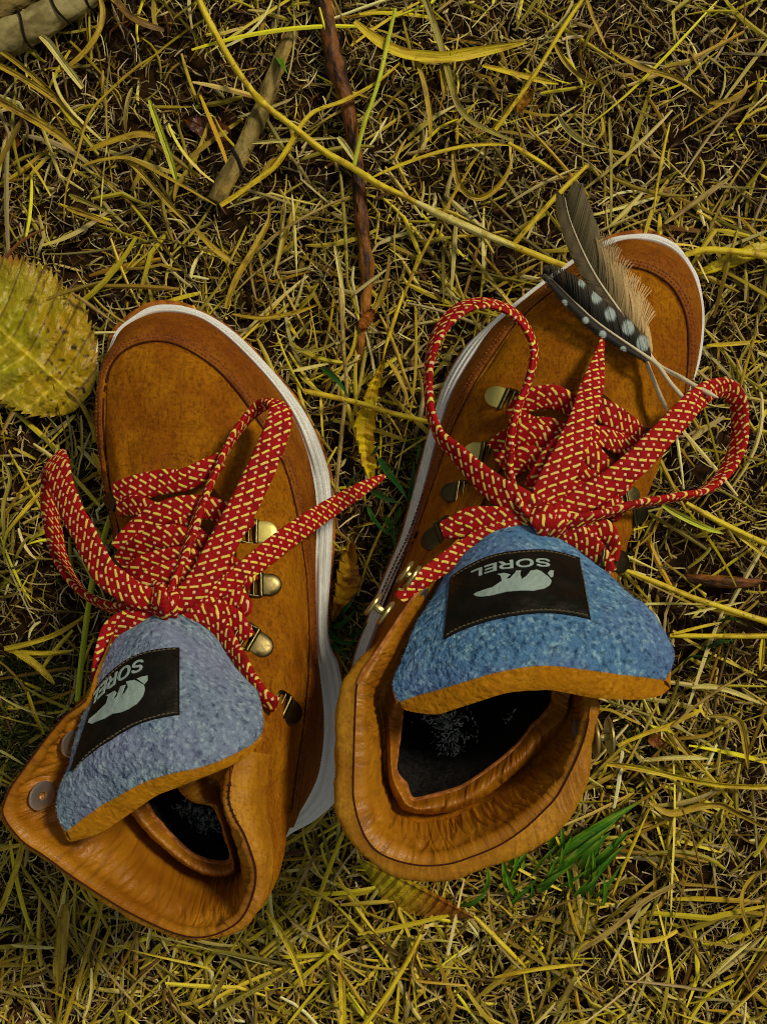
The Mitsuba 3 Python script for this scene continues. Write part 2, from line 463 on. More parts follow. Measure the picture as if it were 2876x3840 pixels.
def stuff(name, sets, label, category):
    v, f, c = [], [], []
    at = 0
    for a, b, d in sets:
        v.append(a); f.append(b + at); c.append(d); at += len(a)
    key = add(name, (np.vstack(v), np.vstack(f)), 'mat_vertex', smooth=False, color=np.vstack(c))
    tag(key, label, category, kind='stuff')


stuff('dry_grass', [
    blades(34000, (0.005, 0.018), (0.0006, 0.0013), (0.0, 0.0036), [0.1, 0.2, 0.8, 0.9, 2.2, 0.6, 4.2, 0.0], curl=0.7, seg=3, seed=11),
    blades(21000, (0.007, 0.020), (0.00045, 0.0009), (0.002, 0.0070), [3.4, 1.8, 1.2, 1.2, 0.6, 3.2, 0.3, 0.4], curl=0.75, seg=4, seed=12, keep=patchy(16, 0.26, 0.58, 5)),
    blades(8000, (0.0015, 0.006), (0.0008, 0.0020), (0.002, 0.0080), [2.2, 1.4, 1.8, 1.2, 1.6, 2.0, 1.0, 0.4], curl=0.5, seg=2, seed=17, keep=patchy(22, 0.34, 0.66, 15), tilt=.4),
    blades(15500, (0.012, 0.036), (0.0009, 0.0021), (0.002, 0.0095), [1.8, 2.8, 2.4, 3.2, 1.6, 1.0, 0.5, 1.4], curl=0.36, seg=5, seed=15, keep=more_low(14, 0.32, 0.62, 6, 0.6)),
    blades(5600, (0.022, 0.070), (0.0012, 0.0028), (0.005, 0.0125), [1.6, 3.0, 2.0, 2.8, 0.8, 0.4, 0.2, 2.6], curl=0.24, seg=7, seed=13, keep=more_low(9, 0.34, 0.64, 8, 0.7)),
    blades(700, (0.040, 0.110), (0.0011, 0.0024), (0.008, 0.0130), [2.0, 2.6, 1.2, 1.8, 0.1, 0.4, 0.0, 3.4], curl=0.16, seg=8, seed=16, keep=more_low(7, 0.28, 0.62, 9, 0.6), tilt=.05),
    blades(12000, (0.02, 0.06), (0.0012, 0.003), (0.001, 0.010), [1.6, 2.4, 2.4, 1.4, 1.0, 1.4, 0.6, 1.0], xr=(-1.3, 1.3), yr=(-1.4, 1.4), seg=4, seed=14,
           keep=lambda x, y, r: (np.abs(x) > 0.29) | (np.abs(y) > 0.36)),
], 'matted dry straw coloured grass covering the ground all around the boots', 'dry grass')

# ------------------------------------------------------------------ moss and scraps under the straw
GREEN = np.array([lin(70, 84, 14), lin(50, 66, 12), lin(92, 98, 18), lin(38, 52, 14), lin(110, 104, 26), lin(60, 56, 16), lin(44, 40, 14), lin(100, 112, 20)])


def spot(u, v, r, soft=0.5):
    c = P(u, v, 0.005)
    rr = r / K
    return lambda x, y, g: g.random(len(x)) < np.exp(-(((x - c[0]) ** 2 + (y - c[1]) ** 2) / rr ** 2) ** 1.2)


moss = []
for (u, v, r, n, sd_) in [(110, 2640, 170, 5200, 1), (60, 2820, 120, 2200, 2), (120, 2480, 70, 900, 3), (1300, 2330, 90, 1200, 4), (2390, 2760, 70, 700, 5), (2000, 3440, 110, 900, 6), (1480, 2060, 90, 900, 7), (2700, 2400, 70, 400, 8), (1560, 1700, 50, 500, 9)]:
    c = P(u, v, 0.005); w = r * 2 / K
    moss.append(blades(n, (0.002, 0.006), (0.0006, 0.0013), (0.004, 0.010), [3, 3, 2, 2, 1, 1, 1, 1.5], xr=(c[0] - w, c[0] + w), yr=(c[1] - w, c[1] + w), curl=0.8, seg=3, seed=100 + sd_, keep=spot(u, v, r), tilt=0.9, pal=GREEN))
stuff('moss', moss, 'dark green moss growing low between the dry grass', 'moss')

# ------------------------------------------------------------------ boots
def dense2(g, s, t):
    """Bilinear point of a grid surface g (rows, cols, 3) at fractions s, t."""
    r, c = g.shape[:2]
    i, j = np.asarray(s) * (r - 1), np.asarray(t) * (c - 1)
    return np.stack([ndimage.map_coordinates(g[..., k], [i, j], order=1, mode='nearest') for k in range(3)], -1)


def build_boot(D):
    N, n, ns = D['N'], 1700, 120
    x_ = np.linspace(0, N, 4001)
    dens = 1 + 2.6 * np.exp(-np.clip((np.abs(x_ / N - D['shaft_mid']) - D['shaft_half']) / 0.03, 0, 40) ** 2)
    cd = np.r_[0, np.cumsum((dens[1:] + dens[:-1]) / 2)]
    ts = np.interp(np.linspace(0, cd[-1], n + 1), cd, x_)      # stations, closer together round the collar
    boot = numbered('lace_up_boot')
    labels[boot] = {}
    B = {'key': boot}
    row = lambda pts, z=None: loop_curve(pts, N, ts, z)
    r0, r1, r2, r3, e = row(D['r0'], 0.028), row(D['r1']), row(D['r2']), row(D['r3']), row(D['edge'])
    under = r0.copy(); under[:, 2] = 0.022
    under[:, :2] = under[:, :2] * 0.985 + under[:, :2].mean(0) * 0.015
    g = loft([P(*q.T) for q in (under, r0, r1, r2, r3, e)], ns, s=[0, 0.06, 0.25, 0.5, 0.82, 1.0])
    nr = grid_normals(g)
    cen = g.mean((0, 1))
    if np.sum(nr[:, :, :2] * (g - cen)[:, :, :2]) < 0: nr = -nr
    # mudguard: the lower leather lies over the vamp and quarters with a stepped edge
    uu, vv = px(g)
    sd = sd_polyline(uu, vv, curve2(D['seam'], 25)) * D['seam_side']
    S = np.linspace(0, 1, ns)[:, None]
    low = 1 / (1 + np.exp(-np.clip(sd / 2.2, -30, 30)))
    low = np.where(S < 0.12, 1.0, np.where(S > 0.72, 0.0, low))
    groove = np.exp(-((sd + 5) / 4.5) ** 2) * (S < 0.72) * (S > 0.12)
    tt = (ts / N)[None]
    lump = (meshkit.fbm(g * 42, 3, seed=D['seed']) - 0.5) * 0.0045 * np.clip(S * 5 - 0.6, 0, 1)
    shaft = np.exp(-np.clip((np.abs(tt - D['shaft_mid']) - D['shaft_half']) / 0.02, 0, 40) ** 2)
    wr = meshkit.fbm(np.stack(np.broadcast_arrays(tt * 260, S * 6, tt * 0), -1), 3, seed=D['seed'] + 3) - 0.5
    wr = wr * 0.0010 * shaft * np.clip((S - 0.7) / 0.2, 0, 1)
    crease = (meshkit.fbm(np.stack(np.broadcast_arrays(g[..., 0] * 30, g[..., 1] * 190, g[..., 2] * 60), -1), 2, seed=D['seed'] + 5) - 0.5) * 0.0016 * np.clip((S - 0.35) * 4, 0, 1)
    hold = 1 - np.clip((S - 0.90) / 0.1, 0, 1) ** 2
    pad = shaft * (np.exp(-((S - 0.92) / 0.05) ** 2) * 0.0016) * hold
    g = g + nr * (low * 0.0013 - groove * 0.0011 + (lump + wr + crease) * hold + pad)[..., None]
    g[:, -1] = g[:, 0]
    F = grid_faces(ns, n + 1)
    flat = lambda a: a.reshape(-1, a.shape[-1])
    uvg = np.stack(np.broadcast_arrays(tt, S), -1).reshape(-1, 2)
    # three leathers, split by face: vamp and quarters, mudguard, padded collar
    fs = low.reshape(-1)[F].mean(1)
    cs = (shaft * (S > 0.80)).reshape(-1)[F].mean(1)
    add(boot + '__upper', (flat(g), F[(fs < 0.5) & (cs < 0.5)]), 'mat_nubuck', smooth=True, uv=uvg)
    add(boot + '__mudguard', (flat(g), F[fs >= 0.5]), 'mat_rand', smooth=True, uv=uvg)
    labels[boot + '__mudguard'] = {'label': 'darker brown leather band stitched round the foot above the white sole'}
    add(boot + '__collar', (flat(g), F[(fs < 0.5) & (cs >= 0.5)]), 'mat_collar_outer', smooth=True, uv=uvg)
    labels[boot + '__collar'] = {'label': 'padded wrinkled tan collar round the opening'}
    B['g'] = g
    zm = B['zm'] = ZMap(g)

    # ---- sole: gum outsole, white grooved midsole
    so = row(D['sole'], 0.014)
    m = 40
    s = np.linspace(0, 1, m)
    cuv = so[:, :2].mean(0)
    top = r0.copy(); top[:, 2] = 0.0295
    a, b = P(*so.T), P(*top.T)
    prof = [a + (b - a) * x for x in s]
    gs = np.stack(prof)
    gs[..., 2] = 0.014 + (0.0295 - 0.014) * s[:, None] ** 0.8
    out = unit(np.stack([np.gradient(a[:, 1]), -np.gradient(a[:, 0]), 0 * a[:, 0]], 1))
    if np.sum(out * (a - a.mean(0))) < 0: out = -out
    groove = sum(np.exp(-(np.abs(s - c) / 0.06) ** 2) for c in (0.25, 0.52, 0.78))
    bulge = 0.0016 * np.sin(np.pi * s) - 0.0030 * groove
    wob = (meshkit.fbm(a * 35, 2, seed=5) - 0.5) * 0.0006
    gs = gs + (out[None] * 0.35 + [0, 0, 1.0]) * (bulge[:, None] + wob[None] * np.sin(np.pi * s)[:, None])[..., None]
    lowr = a.copy(); lowr[:, 2] = 0.0075
    low2 = a - out * 0.001; low2[:, 2] = 0.011
    inn = P(*(np.c_[top[:, :2] * 0.93 + cuv * 0.07, 0 * top[:, :1] + 0.0298]).T)
    gs = np.concatenate([lowr[None] - out * 0.0015, low2[None], gs, inn[None]])
    add(boot + '__midsole', (flat(gs), grid_faces(len(gs), n + 1)), 'mat_white_rubber', smooth=True)
    labels[boot + '__midsole'] = {'label': 'white rubber sole with fine grooves along its side'}
    o = [a + out * d + [0, 0, z - 0.014] for d, z in ((-0.004, 0.001), (D['gum'], 0.002), (D['gum'] + 0.0006, 0.0055), (D['gum'], 0.0082), (-0.0035, 0.0088))]
    toe = np.exp(-(((ts - D['toe_gum']) % N + N / 2) % N - N / 2) ** 2 / 1.2)
    go = np.stack([q + out * (toe * D['toe_gum_w'])[:, None] for q in o])
    add(boot + '__outsole', (flat(go), grid_faces(5, n + 1)), 'mat_gum', smooth=True)
    labels[boot + '__outsole'] = {'label': 'thin brown gum outsole'}

    # ---- lining of the shaft, its inner heel roll, and the dark insole
    ctr = np.array(D['inside'], float)

    def lrow(pts, f, dz, idx):
        out = [tuple(p) for p in pts]
        ee = ts
        for i in idx:
            q = np.array([np.interp(i, ee, e[:, k]) for k in range(3)])
            w = q[:2] + (ctr - q[:2]) * f
            out.append((i, w[0], w[1], q[2] - dz))
        return row(out)
    idx = D['front_idx']
    L1, L2, L3, L4 = lrow(D['l1'], 0.03, 0.004, idx), lrow(D['l2'], 0.10, 0.026, idx), lrow(D['l3'], 0.08, 0.030, idx), lrow(D['l4'], 0.12, 0.036, idx)
    W = [P(*q.T) for q in (e, L1, L2, L3, L4)]
    W[0][:, 2] -= 0.0002
    mid = (W[1] + W[2]) / 2; mid[:, 2] += 0.002
    m34 = W[2] * 0.72 + W[3] * 0.28; m34[:, 2] = W[3][:, 2] - 0.006
    W[2] = W[2] * 1.0; W[2][:, 2] -= 0.013 * shaft[0]; W[3][:, 2] += 0.003 * shaft[0]; W[4][:, 2] += 0.004 * shaft[0]
    lin_g = loft([W[0], W[1], mid, W[2], m34, W[3], W[4]], 110, s=[0, 0.14, 0.40, 0.62, 0.72, 0.86, 1.0], kind=PchipInterpolator)
    ln = grid_normals(lin_g)
    if np.sum(ln[..., 2]) < 0: ln = -ln
    s2 = np.linspace(0, 1, 110)[:, None]
    wr = meshkit.fbm(np.stack(np.broadcast_arrays(tt * 300 + 6 * s2, s2 * 3.2, tt * 0), -1), 2, seed=D['seed'] + 9)
    wr = 1 - np.abs(wr - 0.5) * 5
    deep = meshkit.fbm(np.stack(np.broadcast_arrays(tt * 130, s2 * 2.2, tt * 0 + 4), -1), 2, seed=D['seed'] + 12)
    wr = np.clip(wr, 0, 1) * -0.0006 * (1 - 0.6 * np.clip((s2 - .6) * 8, 0, 1)) - np.clip(deep - 0.62, 0, 0.2) * 0.014 * (1 - 0.5 * np.clip((s2 - .6) * 8, 0, 1)) * np.clip(np.sin(s2 * 9.0), 0.1, 1)
    lin_g = lin_g + ln * (np.exp(-((s2 - 0.07) / 0.05) ** 2) * 0.0014 * shaft * np.clip(s2 * 30, 0, 1))[..., None]
    lin_g = lin_g + ln * (wr * shaft * np.clip(s2 * 9, 0, 1) * np.clip((1 - s2) * 9, 0, 1))[..., None]
    lin_g[:, -1] = lin_g[:, 0]
    FL = grid_faces(110, n + 1)
    uvl = np.stack(np.broadcast_arrays(tt, s2), -1).reshape(-1, 2)
    rs = (s2 * np.ones_like(tt)).reshape(-1)[FL].mean(1)
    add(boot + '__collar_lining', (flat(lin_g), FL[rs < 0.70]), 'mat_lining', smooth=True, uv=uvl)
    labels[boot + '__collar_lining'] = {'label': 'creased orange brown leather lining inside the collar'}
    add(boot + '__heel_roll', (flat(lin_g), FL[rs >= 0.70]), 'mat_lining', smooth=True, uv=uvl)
    labels[boot + '__heel_roll'] = {'label': 'rolled inner heel pad of orange brown leather'}
    lip = lin_g[-1]
    c3 = lip.mean(0)
    t1 = lip + unit(c3 - lip) * 0.0008 + [0, 0, 0.0004]
    t2 = lip + unit(c3 - lip) * 0.0016 - [0, 0, 0.001]
    t3 = lip - [0, 0, 0.006]
    rag = (meshkit.fbm(lip * 160, 2, seed=4) - 0.5)[:, None] * 0.0016
    add(boot + '__lining_edge', (flat(np.stack([lip, t1 + rag, t2 + rag, t3])), grid_faces(4, n + 1)), 'mat_edge', smooth=True)
    labels[boot + '__lining_edge'] = {'label': 'pale raw cut edge of the lining'}
    q1, q0 = P(*r1.T), P(*r0.T)
    inset = lambda q, k, z: np.c_[(q + (q.mean(0) - q) * k)[:, :2], np.full(len(q), z)]
    w1, w0 = inset(q1, 0.10, 0.064), inset(q0, 0.12, 0.044)
    w1[:, 2] = 0.038 + 0.026 * shaft[0]; w0[:, 2] = 0.0365 + 0.0075 * shaft[0]
    fl = np.stack([lip - [0, 0, 0.002], lip * 0.4 + w1 * 0.6 + [0, 0, 0.0], w1, w0])
    for k in (0.85, 0.6, 0.35, 0.1):
        q = w0.mean(0) + (w0 - w0.mean(0)) * k; q[:, 2] = 0.037; fl = np.concatenate([fl, q[None]])
    fg = loft(list(fl), 60, kind=PchipInterpolator)
    fg += (meshkit.fbm(fg * 220, 3, seed=8)[..., None] - 0.5) * 0.003
    fg[:, -1] = fg[:, 0]
    add(boot + '__insole', (flat(fg), grid_faces(60, n + 1)), 'mat_fleece', smooth=True)
    labels[boot + '__insole'] = {'label': 'black fleecy lining and insole inside the boot'}
    # curly pale fibres, their light colour standing in for glints on the black lining
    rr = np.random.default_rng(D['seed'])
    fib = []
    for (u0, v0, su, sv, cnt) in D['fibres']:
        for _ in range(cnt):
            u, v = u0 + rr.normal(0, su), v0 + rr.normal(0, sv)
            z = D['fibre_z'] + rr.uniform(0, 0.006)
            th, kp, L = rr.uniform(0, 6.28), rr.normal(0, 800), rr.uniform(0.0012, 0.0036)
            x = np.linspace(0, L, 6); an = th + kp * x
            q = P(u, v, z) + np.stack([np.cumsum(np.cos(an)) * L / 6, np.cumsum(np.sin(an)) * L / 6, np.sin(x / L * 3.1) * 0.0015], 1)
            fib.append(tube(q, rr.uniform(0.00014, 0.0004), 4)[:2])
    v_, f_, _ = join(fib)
    k = add(boot + '__fleece_fibre', (v_, f_), 'mat_glint', smooth=True)
    labels[k] = {'label': 'pale curled fibres painted as glints of light on the black fleece', 'kind': 'stuff'}

    # ---- seams and stitching
    sc = curve2(D['seam'], 5)
    q = zm.pt(sc[:, 0], sc[:, 1], 0.0)
    v_, f_, _ = tube(offs(q, zm, sc, -0.00015), 0.00055, 6)
    add(boot + '__mudguard_seam', (v_, f_), 'mat_seam', smooth=True)
    st = []
    for o_ in D['stitch_off']:
        st += dashes(zm, offset2(sc, o_ * D['seam_side']), 15, 10, 0.00042, 0.00010)
    for c in D.get('extra_stitch', []):
        st += dashes(zm, curve2(c, 5), 14, 9, 0.0003, 0.00005)
    v_, f_, _ = join(st)
    k = add(boot + '__stitching', (v_, f_), 'mat_thread', smooth=True); labels[k] = {'label': 'double rows of brown stitches along the mudguard', 'kind': 'stuff'}
    ci = (ts >= D['collar_seam'][0]) & (ts <= D['collar_seam'][1])
    cs_ = e[ci, :2]
    cs_ = curve2(cs_[::14], 5)
    add(boot + '__collar_seam', tube(P(*e[ci].T)[::3] + [0, 0, 0.00005], 0.00036, 6)[:2], 'mat_seam', smooth=True)
    v_, f_, _ = join(dashes(zm, cs_, 24, 10, 0.00035, 0.0001, cross=15))
    k = add(boot + '__collar_stitching', (v_, f_), 'mat_thread_dark', smooth=True); labels[k] = {'label': 'small dark cross stitches over the collar seam', 'kind': 'stuff'}
    if D.get('raw'):
        ri = (ts >= D['raw'][0]) & (ts <= D['raw'][1])
        add(boot + '__raw_edge', tube(P(*e[ri].T)[::4] + [0, 0, 0.0002], 0.0007, 6)[:2], 'mat_edge', smooth=True)
        labels[boot + '__raw_edge'] = {'label': 'pale raw edge of the leather down the opening'}
    # ---- tongue base: the leather that fills the throat under the laces
    tb = np.array(D['tongue_base'], float)
    tg = loft([P(*q.T) for q in tb], 40)
    tg = loft(np.swapaxes(tg, 0, 1), 30)
    add(boot + '__tongue_base', (flat(tg), grid_faces(30, 40)), 'mat_nubuck', smooth=True)
    B['tongue_base'] = tg

    # ---- tongue: felt face, ochre edge and back
    to = np.array(D['tongue'], float)
    ct = loft([P(*q.T) for q in to], 90)
    ct = loft(np.swapaxes(ct, 0, 1), 90).swapaxes(0, 1)
    ct = ct + unit(grid_normals(ct)) * ((meshkit.fbm(ct * 55, 3, seed=D['seed']) - 0.5) * 0.004)[..., None]
    face = ct
    ed = np.array(D['tongue_end'], float)
    ed = loft([P(*q) for q in ed], 90)
    r_, c_ = face.shape[:2]
    add(boot + '__tongue', (flat(face), grid_faces(r_, c_)), D['felt'], smooth=True)
    labels[boot + '__tongue'] = {'label': D['tongue_label']}
    # ochre: the thick end and the two flanks, then the back
    end = face[-1]
    em = (end + ed) / 2 + unit(end - face[-6]) * 0.0011
    g1 = loft([end, em, ed], 12)
    nb = unit(np.cross(np.gradient(face, axis=0), np.gradient(face, axis=1)))
    nb = np.where(nb[..., 2:] > 0, -nb, nb)
    back = face + nb * 0.0055
    back[-1] = ed
    back[-12:-1] = back[-12:-1] + (ed - (face[-1] + nb[-1] * 0.0055))[None] * np.linspace(0, 1, 11)[:, None, None]
    pieces = [(flat(g1), grid_faces(12, c_)), (flat(back), grid_faces(r_, c_))]
    for k in (0, -1):
        oute = unit(face[:, k] - face[:, 3 if k == 0 else -4])
        mm = (face[:, k] + back[:, k]) / 2 + oute * 0.0016
        gg = loft([face[:, k], mm, back[:, k]], 8)
        pieces.append((flat(gg), grid_faces(8, r_)))
    v_, f_, _ = join(pieces)
    add(boot + '__tongue_back', (v_, f_), 'mat_felt_ochre', smooth=True)
    labels[boot + '__tongue_back'] = {'label': 'ochre edge and back of the felt tongue'}
    tz = B['tz'] = ZMap(face, g1)
    # fuzz standing off the felt
    cnt = 5200
    si, ti = rr.uniform(0.02, 0.999, cnt), rr.uniform(0.0, 1.0, cnt)
    ti[:900] = rr.choice([0.0, 1.0], 900); si[900:1500] = 1.0
    base = dense2(face, si, ti); nn = dense2(-nb, si, ti)
    L = rr.uniform(0.0005, 0.0013, cnt)[:, None]
    dr_ = unit(nn * 0.6 + rr.normal(0, 0.7, (cnt, 3)))
    tip = base + dr_ * L
    wd = unit(np.cross(dr_, rr.normal(0, 1, (cnt, 3)))) * 0.00007
    v_ = np.stack([base - wd, base + wd, tip], 1).reshape(-1, 3)
    k = add(boot + '__tongue__felt_fuzz', (v_, np.arange(cnt * 3).reshape(-1, 3)), D['felt'], smooth=False); labels[k] = {'label': 'fine fuzz of loose wool on the felt', 'kind': 'stuff'}

    # ---- black patch with the maker's lettering and bear
    uu, vv = D['patch']
    top_c, bot_c = curve2(uu, 6), curve2(vv, 6)
    res = lambda c, m: np.stack([np.interp(np.linspace(0, 1, m), np.linspace(0, 1, len(c)), c[:, k]) for k in (0, 1)], 1)
    mu, mv = 60, 40
    A_, B_ = res(top_c, mu), res(bot_c, mu)
    pg = A_[None] * (1 - np.linspace(0, 1, mv)[:, None, None]) + B_[None] * np.linspace(0, 1, mv)[:, None, None]
    lift = np.full((mv, mu), 0.0012)
    lift[[0, -1]] = -0.0003; lift[:, [0, -1]] = -0.0003; lift[1:-1, [1, -2]] = 0.0010
    q = tz.pt(pg[..., 0], pg[..., 1]) + tz.nrm(pg[..., 0], pg[..., 1], 16) * lift[..., None]
    key = boot + '__tongue__patch'
    add(key, (flat(q), grid_faces(mv, mu)), 'mat_patch', smooth=60)
    labels[key] = {'label': 'black leather patch with silver letters SOREL and a walking bear'}

    def on_patch(x, y, l):
        """x along the patch (0 left, 1 right in the picture), y from its upper to its lower picture edge."""
        i, j = np.asarray(y) * (mv - 1), np.asarray(x) * (mu - 1)
        u = ndimage.map_coordinates(pg[..., 0], [i, j], order=1, mode='nearest'); v = ndimage.map_coordinates(pg[..., 1], [i, j], order=1, mode='nearest')
        return tz.pt(u, v) + tz.nrm(u, v, 16) * np.asarray(l)[..., None]
    # lettering reads from the wearer's side: upside down here
    tm = meshkit.text_mesh('SOREL', 1.0, 0.1, bold=True)
    tm = trimesh.Trimesh(*trimesh.remesh.subdivide_to_size(tm.vertices, tm.faces, 0.25))
    X_ = np.array(tm.vertices); wmax = X_[:, 0].max()
    (x0, x1, y0, y1, y0b, y1b) = D['text']
    fx = X_[:, 0] / wmax
    xx = x1 + (x0 - x1) * fx
    ya, yb = y0 + (y0b - y0) * fx, y1 + (y1b - y1) * fx
    yy = ya + (yb - ya) * X_[:, 1]
    add(key + '_lettering', (on_patch(xx, yy, 0.0013 + X_[:, 2] * 0.003), tm.faces), 'mat_print', smooth=False)
    from shapely.geometry import Polygon
    from shapely.affinity import affine_transform
    bear = []
    for poly in D['bear']:
        tmb = trimesh.creation.extrude_polygon(Polygon(poly).buffer(0), 2.0, engine='earcut')
        bv, bf = trimesh.remesh.subdivide_to_size(tmb.vertices, tmb.faces, 8)
        q = tz.pt(bv[:, 0], bv[:, 1]) + tz.nrm(bv[:, 0], bv[:, 1], 16) * (0.0013 + bv[:, 2:] * 0.00015)
        bear.append((q, bf))
    v_, f_, _ = join(bear)
    add(key + '_emblem', (v_, f_), 'mat_print', smooth=False)
    labels[key + '_emblem'] = {'label': 'silver bear emblem printed on the black patch'}
    labels[key + '_lettering'] = {'label': 'silver letters SOREL printed on the black patch'}
    stl = []
    for c in D['patch_stitch']:
        stl += dashes(tz, curve2(c, 5), 17, 11, 0.0003, 0.0015)
    v_, f_, _ = join(stl)
    k = add(key + '_stitching', (v_, f_), 'mat_thread_pale', smooth=True); labels[k] = {'kind': 'stuff', 'label': 'stitches round the black patch'}

    # ---- lace hardware
    for (u, v, ang, dark, size) in D['eyelets']:
        eyelet(B, u, v, ang, dark, size)
    for h in D['hooks']:
        hook(B, *h)
    for (u, v, z, nx, ny, nz, r) in D['rivets']:
        rivet(B, u, v, z, np.array([nx, ny, nz], float), r)
    return B


def offs(q, zm, c, l):
    return q + zm.nrm(c[:, 0], c[:, 1]) * l


def frame(nrm, d):
    nrm = unit(nrm); d = unit(d - nrm * (d @ nrm)); s = np.cross(nrm, d)
    return d, s, nrm


def eyelet(B, u, v, ang, dark, size=1.0):
    """A rivetted D-ring: rounded plate on the leather, a dark lever across it, the ring of wire towards the throat. ang: picture direction of the ring, degrees anticlockwise from right."""
    zm = B['zm']
    c = zm.pt(u, v, 0.0008); nrm = unit(zm.nrm(u, v, 24) + [0, 0, 0.9])
    a = math.radians(ang)
    d, s, nrm = frame(nrm, np.array([math.cos(a), math.sin(a), 0]))
    M = np.stack([d, s, nrm])
    w, L = 0.0043 * size, 0.0048 * size
    th = np.linspace(np.pi / 2, 3 * np.pi / 2, 16)
    out = np.r_[np.stack([np.cos(th) * w * 1.1 - 0.001, np.sin(th) * w], 1), [[L * 0.6, -w], [L * 0.6, w]]]
    ring = lambda sc, z: np.c_[out * sc, np.full(len(out), z)]
    rows = np.stack([ring(1, -0.001), ring(1, 0.0009), ring(0.9, 0.0014), ring(0.55, 0.0016), ring(0.02, 0.0016)])
    rows = np.concatenate([rows, rows[:, :1]], 1)
    key = numbered(B['key'] + '__eyelet')
    add(key, ((rows @ M + c).reshape(-1, 3), grid_faces(5, len(out) + 1)), 'mat_brass_dark' if dark else 'mat_brass_skylit', smooth=35)
    p = []
    for x, y, z in [(0.6, -1, 0.4), (1.6, -1.02, 0.8), (2.35, -0.8, 1.3), (2.5, 0, 1.5), (2.35, 0.8, 1.3), (1.6, 1.02, 0.8), (0.6, 1, 0.4)]:
        p.append([x * L * 0.75, y * w, z * 0.0017])
    q = spline(np.array(p) @ M + c, 0.0005)
    r1 = tube(q, 0.00075 * size, 8)[:2]
    bar = np.array([[0.55 * L, -w * 1.05, 0.0012], [0.55 * L, w * 1.05, 0.0012]]) @ M + c
    bar2 = np.array([[1.15 * L, -w * 1.0, 0.0017], [1.15 * L, w * 1.0, 0.0017]]) @ M + c
    r2, r3 = tube(spline(bar, 0.001), 0.0011 * size, 8)[:2], tube(spline(bar2, 0.001), 0.0007 * size, 8)[:2]
    v_, f_, _ = join([r1, r2, r3])
    add(key + '__ring', (v_, f_), 'mat_brass_dark', smooth=True)


def disc(c, ax, r, t, hole=0.0):
    ax = unit(ax); a = unit(np.cross(ax, [0.3, 0.2, 0.9])); b = np.cross(ax, a)
    th = np.linspace(0, 2 * np.pi, 29)
    ring = lambda rr, z: c + ax * z + rr * (np.cos(th)[:, None] * a + np.sin(th)[:, None] * b)
    g = np.stack([ring(max(hole, 0.0001), -t * 0.4), ring(r * 0.85, -t / 2), ring(r, -t * 0.2), ring(r, t * 0.2), ring(r * 0.85, t / 2), ring(max(hole, 0.0001), t * 0.35)])
    if hole: g = np.concatenate([g, g[:1]])
    return g.reshape(-1, 3), grid_faces(len(g), len(th))


def hook(B, u, v, z, ax, ay, az, r, gap):
    """A lace hook: a riveted washer against the leather, a short curved neck, an outer plate."""
    c = P(u, v, z); ax = unit(np.array([ax, ay, az], float))
    key = numbered(B['key'] + '__lace_hook')
    add(key, disc(c, ax, r, 0.0018), 'mat_brass_mid', smooth=35)
    n1 = tube(spline([c, c + ax * gap * 0.4 + [0, 0, 0.0012], c + ax * gap], 0.0007), 0.0016, 8)[:2]
    v_, f_, _ = join([n1, disc(c + ax * gap, ax, r * 0.95, 0.0018)])
    add(key + '__hook_plate', (v_, f_), 'mat_brass_mid', smooth=35)


def rivet(B, u, v, z, n, r):
    c = P(u, v, z)
    key = numbered(B['key'] + '__rivet')
    add(key, disc(c, n, r, 0.0014, hole=r * 0.28), 'mat_nickel', smooth=35)


